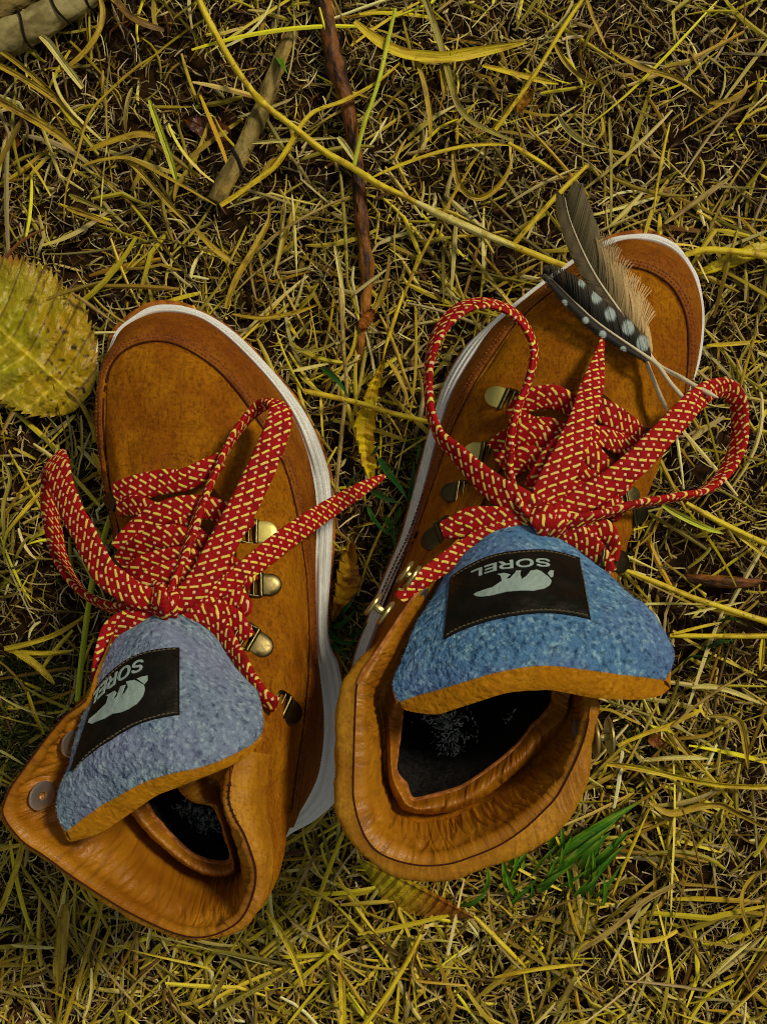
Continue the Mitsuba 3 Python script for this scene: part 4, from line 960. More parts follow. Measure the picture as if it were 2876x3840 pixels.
# (picture x, y, height, roll in degrees, width factor)
lace(BL, [
    # bars and crossings of the lacing
    ([(432, 1850, .080, 0, .9), (500, 1832, .086, 0, 1.1), (600, 1808, .088, 0, 1.1), (690, 1800, .090, 10, 1), (760, 1765, .090, 20, .9), (830, 1725, .086, 30, .8)], W9, .0035, .0018),
    ([(448, 1905, .080, 0, .8), (520, 1900, .088, 0, 1), (640, 1960, .094, 0, 1.1), (760, 2040, .098, 0, 1.1), (880, 2130, .098, 0, .9), (950, 2190, .100, 0, .8)], W9, .0035, .0018),
    ([(935, 1985, .092, 0, .8), (860, 1930, .094, 0, 1), (720, 1900, .096, 0, 1), (600, 1930, .096, 10, 1), (520, 1985, .094, 10, 1), (450, 2060, .092, 0, .9)], W9, .0035, .0036),
    ([(455, 2110, .092, 0, .8), (540, 2040, .100, 0, 1), (640, 2010, .104, 0, 1), (720, 2030, .104, 0, 1), (820, 2080, .104, 0, .9)], W9, .0035, .0030),
    ([(480, 2200, .098, 0, .9), (540, 2130, .104, 0, 1.1), (620, 2105, .106, 0, 1.1), (720, 2100, .108, 0, 1), (830, 2150, .106, 0, .9), (940, 2200, .101, 0, .8)], W9, .0035, .0030),
    ([(470, 2260, .104, 0, .9), (560, 2190, .109, 0, 1.1), (650, 2150, .111, 0, 1.1), (760, 2160, .110, 0, 1)], W9, .0035, .0030),
    ([(820, 2250, .106, 0, .9), (900, 2275, .107, 0, 1), (840, 2180, .106, 0, .9), (760, 2120, .106, 0, .9)], W9, .0035, .0016),
    # lower runs to the upper hooks, under the tongue
    ([(620, 2265, .116, 0, .9), (530, 2310, .115, -10, 1), (440, 2350, .114, -25, 1), (400, 2420, .114, -40, .9), (375, 2500, .116, -55, .8), (370, 2580, .118, -60, .7)], W9, .0035, 0),
    ([(600, 2290, .117, 0, .8), (500, 2340, .116, -10, 1), (420, 2400, .112, -30, 1), (390, 2460, .112, -45, .9)], W9, .0035, 0),
    ([(640, 2270, .116, 0, .9), (740, 2300, .114, 20, 1), (820, 2350, .113, 30, 1), (880, 2440, .117, 40, .9), (930, 2530, .122, 45, .85), (985, 2610, .126, 45, .8), (1040, 2645, .127, 30, .7)], W9, .0035, .0012),
    ([(660, 2250, .117, 0, .9), (760, 2275, .114, 10, 1), (850, 2310, .113, 15, 1.05), (905, 2360, .115, 20, 1), (930, 2395, .115, 20, .8)], W9, .0035, .0014),
    # left ear: the loop that hangs out over the grass, folded back under itself at its tip
    ([(620, 2260, .119, 0, .8), (530, 2238, .120, 0, 1), (450, 2198, .118, 0, 1.1), (378, 2125, .114, -8, 1.2), (318, 2015, .109, -14, 1.25), (266, 1905, .104, -14, 1.25), (230, 1805, .098, -10, 1.25), (212, 1742, .090, 0, 1.25), (205, 1722, .080, 0, 1.25), (197, 1745, .070, 0, 1.2), (186, 1830, .067, 5, 1.3), (190, 1930, .069, 5, 1.35), (212, 2040, .074, 5, 1.3), (252, 2150, .083, 5, 1.2), (335, 2240, .095, 0, 1.05), (460, 2287, .108, 0, 1.05), (560, 2288, .116, 0, 1), (640, 2275, .118, 0, .8)], W9, .0036, 0),
    # right ear: the loop that lies up over the vamp
    ([(610, 2275, .119, 0, .8), (700, 2235, .120, 0, 1), (775, 2145, .119, 0, 1.15), (840, 2030, .117, 0, 1.2), (900, 1920, .114, 0, 1.2), (955, 1810, .110, 0, 1.2), (1005, 1700, .106, 0, 1.15), (1040, 1605, .102, 5, 1.1), (1052, 1545, .096, 10, 1.05), (1035, 1516, .089, 10, 1.0), (990, 1515, .082, 10, 1.0), (930, 1565, .081, 0, 1.0), (868, 1650, .085, -5, 1.1), (815, 1755, .092, -12, 1.1), (765, 1870, .100, -20, 1.05), (722, 1990, .107, -25, 1.0), (685, 2100, .112, -20, .95), (650, 2200, .117, 0, .9), (625, 2270, .119, 0, .8)], W9, .0036, .003),
    # loose end, tapering to its tip over the grass
    ([(620, 2275, .118, 0, .8), (700, 2265, .117, 30, .7), (790, 2235, .114, 30, .7), (870, 2180, .109, 20, .9), (960, 2110, .101, 10, 1.05), (1060, 2030, .090, 10, 1.1), (1150, 1965, .078, 10, 1.05), (1240, 1905, .062, 10, .95), (1330, 1850, .046, 10, .8), (1400, 1808, .036, 10, .55), (1445, 1782, .030, 10, .22)], W9 * .92, .0022, .0025),
    # knot
    ([(575, 2215, .116, 20, .9), (590, 2240, .124, 0, 1), (600, 2275, .125, 0, 1), (590, 2320, .114, 0, .8)], W9, .0036, 0),
    ([(640, 2210, .116, -20, .8), (628, 2245, .123, 0, .9), (625, 2285, .123, 0, .9), (640, 2320, .113, 0, .8)], W9, .0036, 0),
], 'flat red lace with yellow dashes, its bow loops spread over the boot')

lace(BR, [
    # lacing bars
    ([(1925, 1560, .082, 0, .8), (1990, 1500, .086, 0, 1), (2070, 1490, .088, 0, 1.1), (2140, 1520, .089, 15, 1), (2180, 1570, .088, 30, .8)], W9, .0035, .0018),
    ([(2230, 1520, .088, 0, .9), (2290, 1560, .088, 0, 1.1), (2350, 1600, .084, 0, 1.1), (2400, 1640, .078, 0, .9)], W9, .0035, .0018),
    ([(2400, 1660, .078, 0, .8), (2330, 1665, .086, 0, 1), (2250, 1640, .092, 0, 1), (2150, 1640, .095, 0, 1), (2050, 1660, .094, 0, 1), (1960, 1690, .092, 0, .9), (1850, 1710, .090, 0, .8)], W9, .0035, .0018),
    ([(1930, 1560, .084, 0, .9), (1990, 1600, .090, 0, 1.05), (2070, 1610, .094, 0, 1.1), (2150, 1650, .096, 0, 1), (2250, 1740, .098, 0, 1), (2340, 1850, .094, 0, .9)], W9, .0035, .0018),
    ([(1850, 1690, .090, 0, .8), (1930, 1640, .094, 0, 1), (2010, 1640, .096, 0, 1.1), (2090, 1690, .099, 0, 1.1), (2180, 1790, .104, 0, 1), (2330, 1920, .100, 0, .9)], W9, .0035, .0030),
    ([(1900, 1770, .096, 0, .9), (1990, 1720, .100, 0, 1.1), (2080, 1750, .104, 0, 1.1), (2160, 1790, .106, 0, 1), (2240, 1800, .105, 0, .9)], W9, .0035, .0030),
    ([(2010, 1850, .108, 0, 1.2), (2060, 1780, .110, 0, 1.5), (2110, 1700, .110, 0, 1.4), (2160, 1640, .109, 0, 1.1), (2230, 1600, .103, 0, .8)], W9, .0035, .0040),
    ([(2330, 1930, .104, 0, .8), (2260, 1880, .108, 0, 1), (2180, 1850, .110, 0, 1), (2100, 1860, .112, 0, 1)], W9, .0035, .0016),
    # lower runs, under the tongue
    ([(2040, 1960, .117, 0, .8), (1950, 1945, .116, 0, .9), (1860, 1945, .114, 0, 1), (1770, 1950, .112, 0, 1.1), (1710, 1975, .110, 0, 1), (1655, 1990, .108, 0, .7)], W9, .0035, .0018),
    ([(2030, 1985, .117, 0, .7), (1930, 1990, .116, -15, .9), (1830, 2020, .115, -25, 1), (1740, 2065, .116, -25, 1), (1670, 2110, .119, -25, .9), (1600, 2160, .123, -25, .8), (1540, 2205, .126, -25, .75), (1500, 2245, .127, -25, .6)], W9, .0035, .0012),
    ([(2060, 1970, .117, 0, .8), (2140, 2000, .115, 20, 1), (2210, 2050, .113, 35, 1.1), (2260, 2110, .113, 40, 1), (2290, 2150, .114, 40, .7)], W9, .0035, .0012),
    ([(2080, 1960, .117, 0, .8), (2170, 1970, .114, 5, 1), (2250, 1990, .112, 20, 1.1), (2285, 2040, .112, 50, 1.05), (2290, 2100, .112, 60, .8)], W9, .0035, .0014),
    # loose end lying up the vamp to the feathers
    ([(2060, 1960, .119, 0, .8), (2050, 1900, .119, 0, 1.1), (2070, 1830, .118, 0, 1.4), (2110, 1750, .117, 0, 1.35), (2145, 1670, .114, 0, 1.25), (2180, 1580, .108, 0, 1.1), (2205, 1500, .100, 0, 1.05), (2225, 1430, .092, 5, .95), (2240, 1370, .085, 15, .7), (2252, 1310, .079, 25, .45), (2262, 1262, .075, 30, .25)], W9, .0022, .003),
    # left ear
    ([(2060, 1945, .120, 0, .8), (1990, 1905, .118, -15, 1.1), (1900, 1860, .115, -25, 1.25), (1810, 1795, .112, -30, 1.15), (1730, 1720, .110, -40, .95), (1670, 1660, .108, -55, .85), (1625, 1580, .105, -65, .8), (1606, 1480, .102, -65, .8), (1608, 1370, .098, -60, .85), (1640, 1260, .094, -40, .95), (1720, 1165, .090, -25, 1.05), (1820, 1135, .087, -25, 1.1), (1915, 1165, .086, -25, 1.05), (1982, 1245, .088, -35, .95), (2000, 1340, .091, -50, .9), (1978, 1440, .094, -60, .9), (1940, 1530, .097, -60, .95), (1915, 1630, .101, -65, .9), (1908, 1730, .106, -65, .9), (1925, 1830, .111, -50, 1), (1975, 1910, .117, -20, 1), (2050, 1955, .119, 0, .8)], W9, .0036, .0032),
    # right ear
    ([(2060, 1950, .120, 0, .8), (2130, 1905, .119, 10, 1), (2220, 1855, .118, 10, 1.1), (2320, 1790, .116, 10, 1.15), (2420, 1700, .112, 10, 1.15), (2510, 1605, .106, 10, 1.1), (2590, 1520, .098, 15, 1.05), (2650, 1470, .088, 30, 1), (2710, 1455, .078, 60, .95), (2758, 1490, .072, 90, .9), (2776, 1570, .070, 115, .9), (2768, 1660, .074, 115, .95), (2735, 1745, .080, 110, .85), (2680, 1812, .088, 115, .8), (2600, 1855, .096, 125, .8), (2500, 1872, .104, 130, .8), (2400, 1888, .110, 130, .8), (2300, 1915, .115, 130, .8), (2200, 1945, .118, 150, .85), (2110, 1955, .119, 170, .8)], W9, .0036, .0025),
    # knot
    ([(2010, 1900, .117, 15, 1), (2035, 1940, .124, 0, 1.1), (2050, 1975, .123, 0, 1), (2045, 2015, .114, 0, .8)], W9, .0036, 0),
    ([(2120, 1900, .117, -15, .8), (2095, 1940, .123, 0, .9), (2085, 1975, .122, 0, .9), (2100, 2010, .113, 0, .8)], W9, .0036, 0),
], 'flat red lace with yellow dashes, one loop out to each side of the boot')


# ------------------------------------------------------------------ feathers on the toe of the right boot
def feather(rach, quill, wl, wr, colour, seed, z0, label, notch, ang=38, n=230):
    """rach: picture points from the quill end to the tip; wl, wr: vane widths in pixels at equal steps; colour(t, x, side) -> rgb; notch: places where the vane splits."""
    r = np.random.default_rng(seed)
    f = numbered('feather'); tag(f, label, 'feather', 'feathers on the toe of the boot')
    c = curve2(rach, 4); L = len(c)
    tz_ = np.linspace(0, 1, L)
    z = np.interp(tz_, np.linspace(0, 1, len(z0)), z0)
    tg = np.gradient(c, axis=0); tg /= np.linalg.norm(tg, axis=1, keepdims=True)
    nm = np.stack([-tg[:, 1], tg[:, 0]], 1)
    V, Fc, Cc, at = [], [], [], 0
    for side, wid in ((-1, wl), (1, wr)):
        ww = np.interp(tz_, np.linspace(0, 1, len(wid)), wid)
        jit = ndimage.gaussian_filter1d(r.normal(0, 1, n), 3.5) * 5
        cuts = sorted(notch.get(-side, []))
        for k in range(n):
            t = (k + 0.5) / n
            i = min(L - 1, int(t * L))
            a = math.radians(ang + 8 * (1 - t) + jit[k])
            shift = 0.0
            for cp, cd in cuts:                    # barbs either side of a split lean apart
                d = (t - cp) / 0.045
                if 0 < d < 1: shift += cd * (1 - d)
                if -1 < d <= 0: shift -= cd * 0.5 * (1 + d)
            w = ww[i] * r.uniform(0.97, 1.02)
            m = 12
            x = np.linspace(0, 1, m)
            aa = a + shift * x * 0.5
            dv = nm[i][None] * side * np.sin(aa)[:, None] + tg[i][None] * np.cos(aa)[:, None]
            ln = w / math.sin(a)
            pts = c[i] + dv * (x * ln)[:, None] + tg[i] * (x ** 2 * ln * 0.10)[:, None]
            zz = z[i] + 0.0016 * np.sin(x * 2.4) - 0.0010 * x ** 2 + r.normal(0, 0.00012)
            if r.random() < 0.5: zz = zz + 0.0001 * k % 0.0003
            q = P(pts[:, 0], pts[:, 1], zz)
            wv = unit(np.gradient(q, axis=0)); sv = np.cross(wv, [0, 0, 1.0])
            hw = (np.linalg.norm(P(*c[min(L - 1, i + 1)], z[i]) - P(*c[i], z[i])) * L / n * 0.62) * np.r_[np.ones(8), 1, 1, .95, .7]
            V += [q - sv * hw[:, None], q + sv * hw[:, None]]
            idx = at + np.arange(m); at += 2 * m
            Fc.append(np.stack([idx[:-1], idx[1:], idx[1:] + m, idx[:-1] + m], 1))
            cc = np.array([colour(t, xx, -side, pts[j]) for j, xx in enumerate(x)]) * r.uniform(0.85, 1.12)
            Cc += [cc, cc]
    add(f + '__vane', (np.vstack(V), np.vstack(Fc)), 'mat_feather', smooth=False, color=np.clip(np.vstack(Cc), 0.003, 0.85))
    rq = np.r_[np.array(quill)[::-1][:-1], np.c_[c, z]]
    q = spline(P(*rq.T), 0.001)
    rad = np.interp(np.linspace(0, 1, len(q)), [0, .03, .3, .45, 1], [.0003, .0011, .0010, .0006, .0002])
    k = add(f + '__quill', tube(q + [0, 0, 0.0006], rad, 7)[:2], 'mat_quill', smooth=True)
    labels[k] = {'label': 'pale bare quill'}


def mixc(a, b, t): return np.array(a) * (1 - t) + np.array(b) * t


TAN, CREAM, DARK, KHAKI = lin(96, 82, 46), lin(206, 178, 118), lin(34, 30, 18), lin(96, 88, 52)


def tan_col(t, x, side, p):
    c = mixc(CREAM, KHAKI, np.clip((t - 0.22) / 0.34 + 0.5 * (0.75 - x), 0, 1)) if side < 0 else mixc(TAN, KHAKI, 0.5)
    c = mixc(c, DARK, np.clip((t - 0.86) / 0.14, 0, 1) * 0.55)
    band = 0.5 + 0.5 * math.sin(p[0] * 0.11 + p[1] * 0.06)
    if side > 0: c = mixc(c, DARK, 0.35 * band + 0.15)
    return mixc(c, DARK, 0.35 * (1 - x) ** 2)


def dark_tan_col(t, x, side, p):
    return mixc(KHAKI, DARK, 0.55 + 0.3 * math.sin(p[0] * 0.09))


SPOTS = [(2182, 1060, 16), (2237, 1113, 22), (2288, 1178, 24), (2355, 1228, 26), (2411, 1287, 28), (2116, 1136, 13), (2196, 1200, 13), (2260, 1254, 15), (2336, 1312, 14)]


def spot_col(t, x, side, p):
    c = mixc(lin(26, 28, 20), lin(16, 20, 16), x) if side > 0 else mixc(lin(26, 30, 20), lin(62, 54, 34), x ** 3)
    for (u, v, r_) in SPOTS:
        d = math.hypot((p[0] - u), (p[1] - v) * 0.85)
        c = mixc(c, lin(168, 190, 184), np.clip((r_ * 0.86 - d) / 3 + 0.5, 0, 1))
    return c


feather([(2425, 1362), (2395, 1285), (2340, 1182), (2292, 1098), (2232, 1002), (2196, 925), (2180, 880)], [(2425, 1362, .074), (2460, 1450, .075), (2502, 1542, .076)],
        [12, 26, 30, 30, 26, 16, 4], [14, 34, 44, 46, 40, 24, 5], dark_tan_col, 2, [.072, .0705, .069, .066, .061], 'narrow brown feather lying between the other two, mostly covered', {})
feather([(2440, 1338), (2376, 1240), (2312, 1150), (2256, 1070), (2206, 985), (2162, 890), (2134, 815), (2118, 742)], [(2440, 1338, .079), (2560, 1420, .088), (2692, 1492, .094)],
        [20, 40, 46, 46, 46, 44, 40, 26], [26, 106, 112, 106, 98, 96, 92, 40], tan_col, 3, [.076, .0745, .0735, .072, .069, .063, .056], 'long tan and cream feather with split edge and olive tip', {-1: [(.10, .8), (.19, .9), (.27, .7), (.36, .9), (.43, .7), (.51, .8)]})
feather([(2442, 1350), (2372, 1302), (2290, 1246), (2210, 1184), (2130, 1108), (2078, 1056), (2040, 1026)], [(2442, 1350, .081), (2520, 1445, .085), (2606, 1545, .088)],
        [22, 34, 36, 36, 34, 30, 14], [62, 88, 88, 84, 74, 50, 20], spot_col, 4, [.079, .0775, .0765, .0745, .070, .064, .058], 'dark green black feather with a row of round pale spots', {-1: [(.80, .6), (.9, .6)], 1: [(.85, .6)]}, ang=40)


# ------------------------------------------------------------------ sticks
def stick(name, label, pts, r, mat, seed, knots=(), sides=18, z=None, category='stick', cap=True):
    r_ = np.random.default_rng(seed)
    p = np.array(pts, float)
    q = spline(P(p[:, 0], p[:, 1], p[:, 2]), 0.0012)
    n = len(q)
    rad = np.interp(np.linspace(0, 1, n), np.linspace(0, 1, len(r)), r) * (1 + 0.16 * (meshkit.fbm(np.stack([np.linspace(0, n / 9, n)] * 3, 1), 3, seed) - 0.5))
    for kpos, kw in knots:
        rad = rad * (1 + kw * np.exp(-((np.linspace(0, 1, n) - kpos) / 0.02) ** 2))
    v, f, uv = tube(q, rad, sides)
    g = v.reshape(n, sides + 1, 3)
    off = (meshkit.fbm(g * [90, 90, 260], 3, seed + 1) - 0.5)[..., None] * unit(g - q[:, None]) * np.mean(r) * 0.35
    off[:, -1] = off[:, 0]
    g = g + off
    c0, c1 = q[:1][:, None] + 0 * g[:1], q[-1:][:, None] + 0 * g[:1]
    g = np.concatenate([c0, g, c1]); uv = np.concatenate([uv[:sides + 1], uv, uv[-sides - 1:]])
    k = add(name, (g.reshape(-1, 3), grid_faces(n + 2, sides + 1)), mat, smooth=40 if False else True, uv=uv)
    tag(k, label, category)
    return k, q


stick('twig', 'long red brown twig running down between the boots from the top edge', [(1205, -60, .008), (1238, 150, .009), (1262, 260, .010), (1296, 360, .010), (1316, 470, .010), (1338, 620, .011), (1350, 760, .011), (1364, 900, .010), (1376, 1010, .009), (1366, 1150, .007), (1354, 1280, .005), (1345, 1400, .002)],
      [.0042, .0043, .0042, .0040, .0036, .0033, .0034, .0032, .0032, .0030, .0026, .0018], 'mat_twig_brown', 3, [(.22, .35), (.72, .3)], category='twig')
stick('stick', 'straight grey green stick left of the red brown twig', [(1100, 120, .002), (1062, 190, .006), (1010, 330, .009), (950, 480, .010), (895, 590, .010), (840, 690, .010), (808, 758, .009)], [.0030, .0034, .0042, .0044, .0043, .0046, .0047], 'mat_twig_grey', 5, [(.55, .2)])
lk, lq = stick('branch', 'thick pale branch with dark rings cutting the top left corner', [(-190, 205, .012), (-60, 165, .013), (60, 125, .013), (180, 62, .013), (290, -5, .012), (420, -95, .011)], [.0085, .0088, .0090, .0085, .0078, .007], 'mat_twig_pale', 9, category='branch', sides=26)
for u_, a_ in ((98, 0), (222, 0), (318, 0)):
    i = int(np.argmin(np.abs(px(lq)[0] - u_)))
    t_ = unit(lq[i + 2] - lq[i - 2])
    a = unit(np.cross(t_, [0, 0, 1])); b = np.cross(a, t_)
    th = np.linspace(0, 2 * np.pi, 40)
    rr_ = 0.0094 - 0.0012 * (u_ > 250)
    ring = lq[i] + rr_ * (np.cos(th)[:, None] * a + np.sin(th)[:, None] * b) + t_ * (0.0016 * np.sin(th * 2 + u_))[:, None]
    k = add(lk + '__ring', tube(ring, 0.0006, 6)[:2], 'mat_ring', smooth=True)
stick('branch', 'dim olive branch behind the ringed pale one in the corner', [(-160, 60, .004), (-20, 25, .006), (110, -30, .006), (220, -90, .005)], [.0075, .0078, .007, .006], 'mat_twig_grey', 12, category='branch')
stick('twig', 'short dark brown twig right of the blue felt tongue', [(2570, 2168, .006), (2640, 2176, .008), (2720, 2182, .009), (2790, 2186, .008), (2850, 2180, .005)], [.0022, .0030, .0032, .0030, .0016], 'mat_twig_brown', 15, category='twig')
stick('twig', 'thin dark stem lying over straw beside the grey green stick', [(868, 555, .013), (890, 590, .0145), (905, 628, .013), (930, 650, .010)], [.0009, .0010, .0010, .0007], 'mat_ring', 17, category='twig', sides=8)


# ------------------------------------------------------------------ fallen leaves
def leaf_mesh(base, tip, wl, wr, z, seed, teeth=26, cup=0.0, veins=8, bend=0.0, na=150, nb=61, sharp=0.05, pleat=0.0006):
    """Leaf grid: a along the midrib, b from one margin to the other; toothed margins, pleated between side veins. Returns grid and vertex fields."""
    base, tip = np.array(base, float), np.array(tip, float)
    d = tip - base; L = np.hypot(*d); d /= L; nrm = np.array([-d[1], d[0]])
    a = np.linspace(0, 1, na); b = np.linspace(-1, 1, nb)
    A, Bb = np.meshgrid(a, b, indexing='ij')
    wL = PchipInterpolator(np.linspace(0, 1, len(wl)), wl)(a); wR = PchipInterpolator(np.linspace(0, 1, len(wr)), wr)(a)
    tooth = 1 + sharp * ((a * teeth) % 1 - 0.5) * 2 + 0.05 * (meshkit.fbm(np.stack([a * 14, a * 0 + seed, a * 0], 1), 3, seed) - 0.5) * 2
    W = np.where(Bb < 0, (wL * tooth)[:, None], (wR * tooth)[:, None])
    fwd = 0.35 * np.abs(Bb) ** 1.3 * W                          # side veins run forward
    mid = base + d * (A * L)[..., None]
    curve = bend * np.sin(np.pi * A)
    uv = mid + nrm * (Bb * W + curve)[..., None] + d * (fwd * np.sin(np.pi * A))[..., None]
    ph = A * veins - 0.0 * Bb
    vein = np.exp(-(((ph % 1) - 0.5) / 0.055) ** 2) * (np.abs(Bb) > 0.03)
    midrib = np.exp(-(Bb / 0.035) ** 2)
    zz = z + cup * (np.abs(Bb) ** 1.6) + pleat * np.cos(2 * np.pi * ph) * (1 - np.abs(Bb) ** 3) + 0.0007 * midrib
    zz = zz + (meshkit.fbm(np.stack([uv[..., 0] / 60, uv[..., 1] / 60, 0 * A], -1), 3, seed) - 0.5) * 0.006
    return P(uv[..., 0], uv[..., 1], zz), A, Bb, vein, midrib, uv


def leaf(name, label, g, colour, back=True):
    n = unit(grid_normals(g)); n = np.where(n[..., 2:] < 0, -n, n)
    r, c = g.shape[:2]
    lo = g - n * 0.00035
    V = np.vstack([g.reshape(-1, 3), lo.reshape(-1, 3)])
    F = np.vstack([grid_faces(r, c), grid_faces(r, c)[:, ::-1] + r * c])
    C = np.vstack([colour.reshape(-1, 3)] * 2)
    k = add(name, (V, F), 'mat_leaf', smooth=True, color=np.clip(C, .003, .8))
    tag(k, label, 'leaf', 'fallen leaves')
    return k


scene['mat_leaf'] = prin({'type': 'mesh_attribute', 'name': 'vertex_color'}, 0.42, 0.45, col(lambda p, n, uv: fbm(p.x * 900, p.y * 900, p.z * 900, 3), 2e-4), 0.0006)


def blend(cols, w):
    return sum(np.array(c)[None, None] * k[..., None] for c, k in zip(cols, w))


# the large yellow leaf at the left edge
g, A, Bb, vein, mr, uv = leaf_mesh((306, 1512), (-340, 930), [46, 172, 205, 205, 190, 165, 130, 80, 8], [64, 226, 288, 284, 250, 208, 160, 100, 10], .0145, 4, teeth=37, veins=11, cup=-.002, sharp=.06, pleat=.0012, na=320, nb=121)
q = meshkit.fbm(np.stack([uv[..., 0] / 110, uv[..., 1] / 110, 0 * A], -1), 4, 3)
grn = np.clip((0.62 - (uv[..., 0] - 60) / 480 + (q - .5) * 1.6), 0, 1) * np.clip(1.25 - np.abs(uv[..., 1] - 1270) / 420, 0, 1)
c = blend([lin(172, 144, 12), lin(146, 160, 20)], [1 - grn, grn])
brn = np.clip((q - 0.50) * 4, 0, 1) * 0.75 + np.clip((np.abs(Bb) - 0.86) * 5, 0, 1) * np.clip((q - .35) * 4, 0, 1) * 0.8
c = c * (1 - brn[..., None]) + np.array(lin(138, 92, 14)) * brn[..., None]
sp = meshkit.noise(np.stack([uv[..., 0] / 15, uv[..., 1] / 15, 0 * A], -1), 8)
net = meshkit.noise(np.stack([uv[..., 0] / 9, uv[..., 1] / 9, 0 * A], -1), 18)
c = c * (0.82 + 0.36 * net[..., None])
dk = np.clip((sp - 0.76) * 9, 0, 1) * np.clip((uv[..., 0] - 60) / 150, 0.05, 1)
c = c * (1 - dk[..., None]) + np.array(lin(46, 28, 8)) * dk[..., None]
v1 = np.clip(vein * 0.85, 0, 1)[..., None] * (Bb[..., None] > 0)
c = c * (1 - v1 * .9) + np.array(lin(84, 56, 10)) * v1 * .9
v2 = np.clip(vein * 0.75 * (Bb < 0) + mr * 1.0, 0, 1)[..., None]
c = c * (1 - v2) + np.array(lin(206, 188, 44)) * v2
lk = leaf('fallen_leaf', 'large yellow green leaf with dark specks at the left edge beside the boot', g, c)
st = spline(P([250, 300, 330, 352, 356], [1462, 1508, 1560, 1615, 1655], [.0152, .015, .014, .0125, .010]), .001)
add(lk + '__leaf_stalk', tube(st, np.linspace(.0011, .0013, len(st)), 8), 'mat_straw_golden', smooth=True) if False else scene.__setitem__(lk + '__leaf_stalk', mikit.ply(tube(st, np.linspace(.0011, .0013, len(st)), 8)[:2], 'mat_straw_golden', smooth=True, uv=tube(st, np.linspace(.0011, .0013, len(st)), 8)[2]))

# the folded brown leaf under the right boot's heel
g, A, Bb, vein, mr, uv = leaf_mesh((1772, 3446), (1345, 3225), [2, 34, 70, 96, 110, 100, 74, 40, 6], [2, 10, 14, 14, 12, 12, 10, 8, 2], .016, 6, teeth=20, veins=14, cup=-.007, sharp=.07, bend=4, pleat=.0013)
c = blend([lin(150, 92, 16), lin(182, 172, 26)], [1 - np.clip((A - .25) * 2.2, 0, 1), np.clip((A - .25) * 2.2, 0, 1)])
q = meshkit.fbm(np.stack([uv[..., 0] / 60, uv[..., 1] / 60, 0 * A], -1), 3, 5)
c = c * (1 - np.clip((q - .5) * 2, 0, .5)[..., None]) + np.array(lin(128, 74, 12)) * np.clip((q - .5) * 2, 0, .5)[..., None]
vv = np.clip(vein * .8 + mr * .8 * 1, 0, 1)[..., None]
c = c * (1 - vv) + np.array(lin(72, 40, 10)) * vv
leaf('fallen_leaf', 'folded brown and yellow leaf with ribbed veins below the right boot heel', g, c)

# narrow curled yellow leaf between the boots
g, A, Bb, vein, mr, uv = leaf_mesh((1440, 1345), (1392, 1800), [3, 14, 22, 26, 34, 30, 34, 28, 4], [3, 10, 20, 22, 40, 34, 26, 22, 4], .015, 9, teeth=9, veins=16, cup=.003, bend=42, sharp=.16)
q = meshkit.fbm(np.stack([uv[..., 0] / 40, uv[..., 1] / 40, 0 * A], -1), 3, 15)
c = blend([lin(206, 190, 24), lin(178, 140, 24)], [1 - np.clip((q - .35) * 2.4, 0, 1), np.clip((q - .35) * 2.4, 0, 1)])
c = c * (1 - mr[..., None] * .6) + np.array(lin(120, 88, 14)) * mr[..., None] * .6
leaf('fallen_leaf', 'narrow curled yellow leaf on the grass between the two boots', g, c)

# small brown leaf beside the left boot's sole
g, A, Bb, vein, mr, uv = leaf_mesh((1246, 2330), (1318, 2030), [4, 16, 26, 34, 38, 34, 22, 6], [4, 14, 36, 52, 44, 30, 22, 6], .010, 13, teeth=7, veins=9, cup=.006, bend=16, sharp=.12)
q = meshkit.fbm(np.stack([uv[..., 0] / 34, uv[..., 1] / 34, 0 * A], -1), 3, 25)
c = blend([lin(176, 138, 22), lin(116, 74, 16)], [1 - np.clip((q - .35) * 3, 0, 1), np.clip((q - .35) * 3, 0, 1)])
leaf('fallen_leaf', 'small blotched brown leaf in the gap against the left boot sole', g, c)
for (b_, t_, wl_, wr_, z_, sd_, ca, cb, lab) in [
    ((690, 440), (870, 520), [4, 30, 44, 40, 6], [4, 34, 40, 30, 6], .0045, 41, lin(92, 48, 14), lin(56, 28, 10), 'rust brown leaf scrap half under the straw left of the grey green stick'),
    ((30, 480), (50, 560), [6, 24, 30, 6], [6, 30, 24, 6], .005, 43, lin(132, 74, 22), lin(80, 40, 14), 'small rust brown leaf scrap near the left edge below the ringed branch'),
    ((2430, 2775), (2510, 2790), [6, 26, 30, 6], [6, 24, 22, 6], .006, 47, lin(146, 88, 26), lin(112, 64, 18), 'small tan leaf scrap beside the brass lace hook'),
    ((2110, 3490), (2240, 3440), [6, 44, 54, 10], [6, 40, 46, 8], .009, 51, lin(170, 146, 30), lin(104, 96, 20), 'blotched yellow olive leaf below the green grass tuft'),
    ((2610, 1030), (2890, 925), [4, 24, 34, 34, 26], [4, 14, 20, 20, 18], .0115, 53, lin(196, 184, 30), lin(170, 150, 24), 'flat yellow leaf blade reaching in from the right edge by the toe'),
    ((1940, 420), (1990, 330), [4, 18, 20, 5], [4, 16, 22, 5], .008, 57, lin(176, 136, 34), lin(140, 98, 22), 'tiny ochre leaf scrap right of centre near the top'),
    ((1400, 1160), (1350, 1230), [4, 22, 20, 5], [4, 20, 18, 5], .008, 59, lin(150, 92, 20), lin(110, 60, 14), 'tiny brown leaf scrap by the lower end of the red brown twig')]:
    g, A, Bb, vein, mr, uv = leaf_mesh(b_, t_, wl_, wr_, z_, sd_, teeth=8, veins=5, cup=.002, sharp=.06, na=60, nb=31, pleat=.00012)
    q = meshkit.fbm(np.stack([uv[..., 0] / 40, uv[..., 1] / 40, 0 * A], -1), 3, sd_)
    w_ = np.clip((q - .35) * 3, 0, 1)
    leaf('fallen_leaf', lab, g, blend([ca, cb], [1 - w_, w_]))


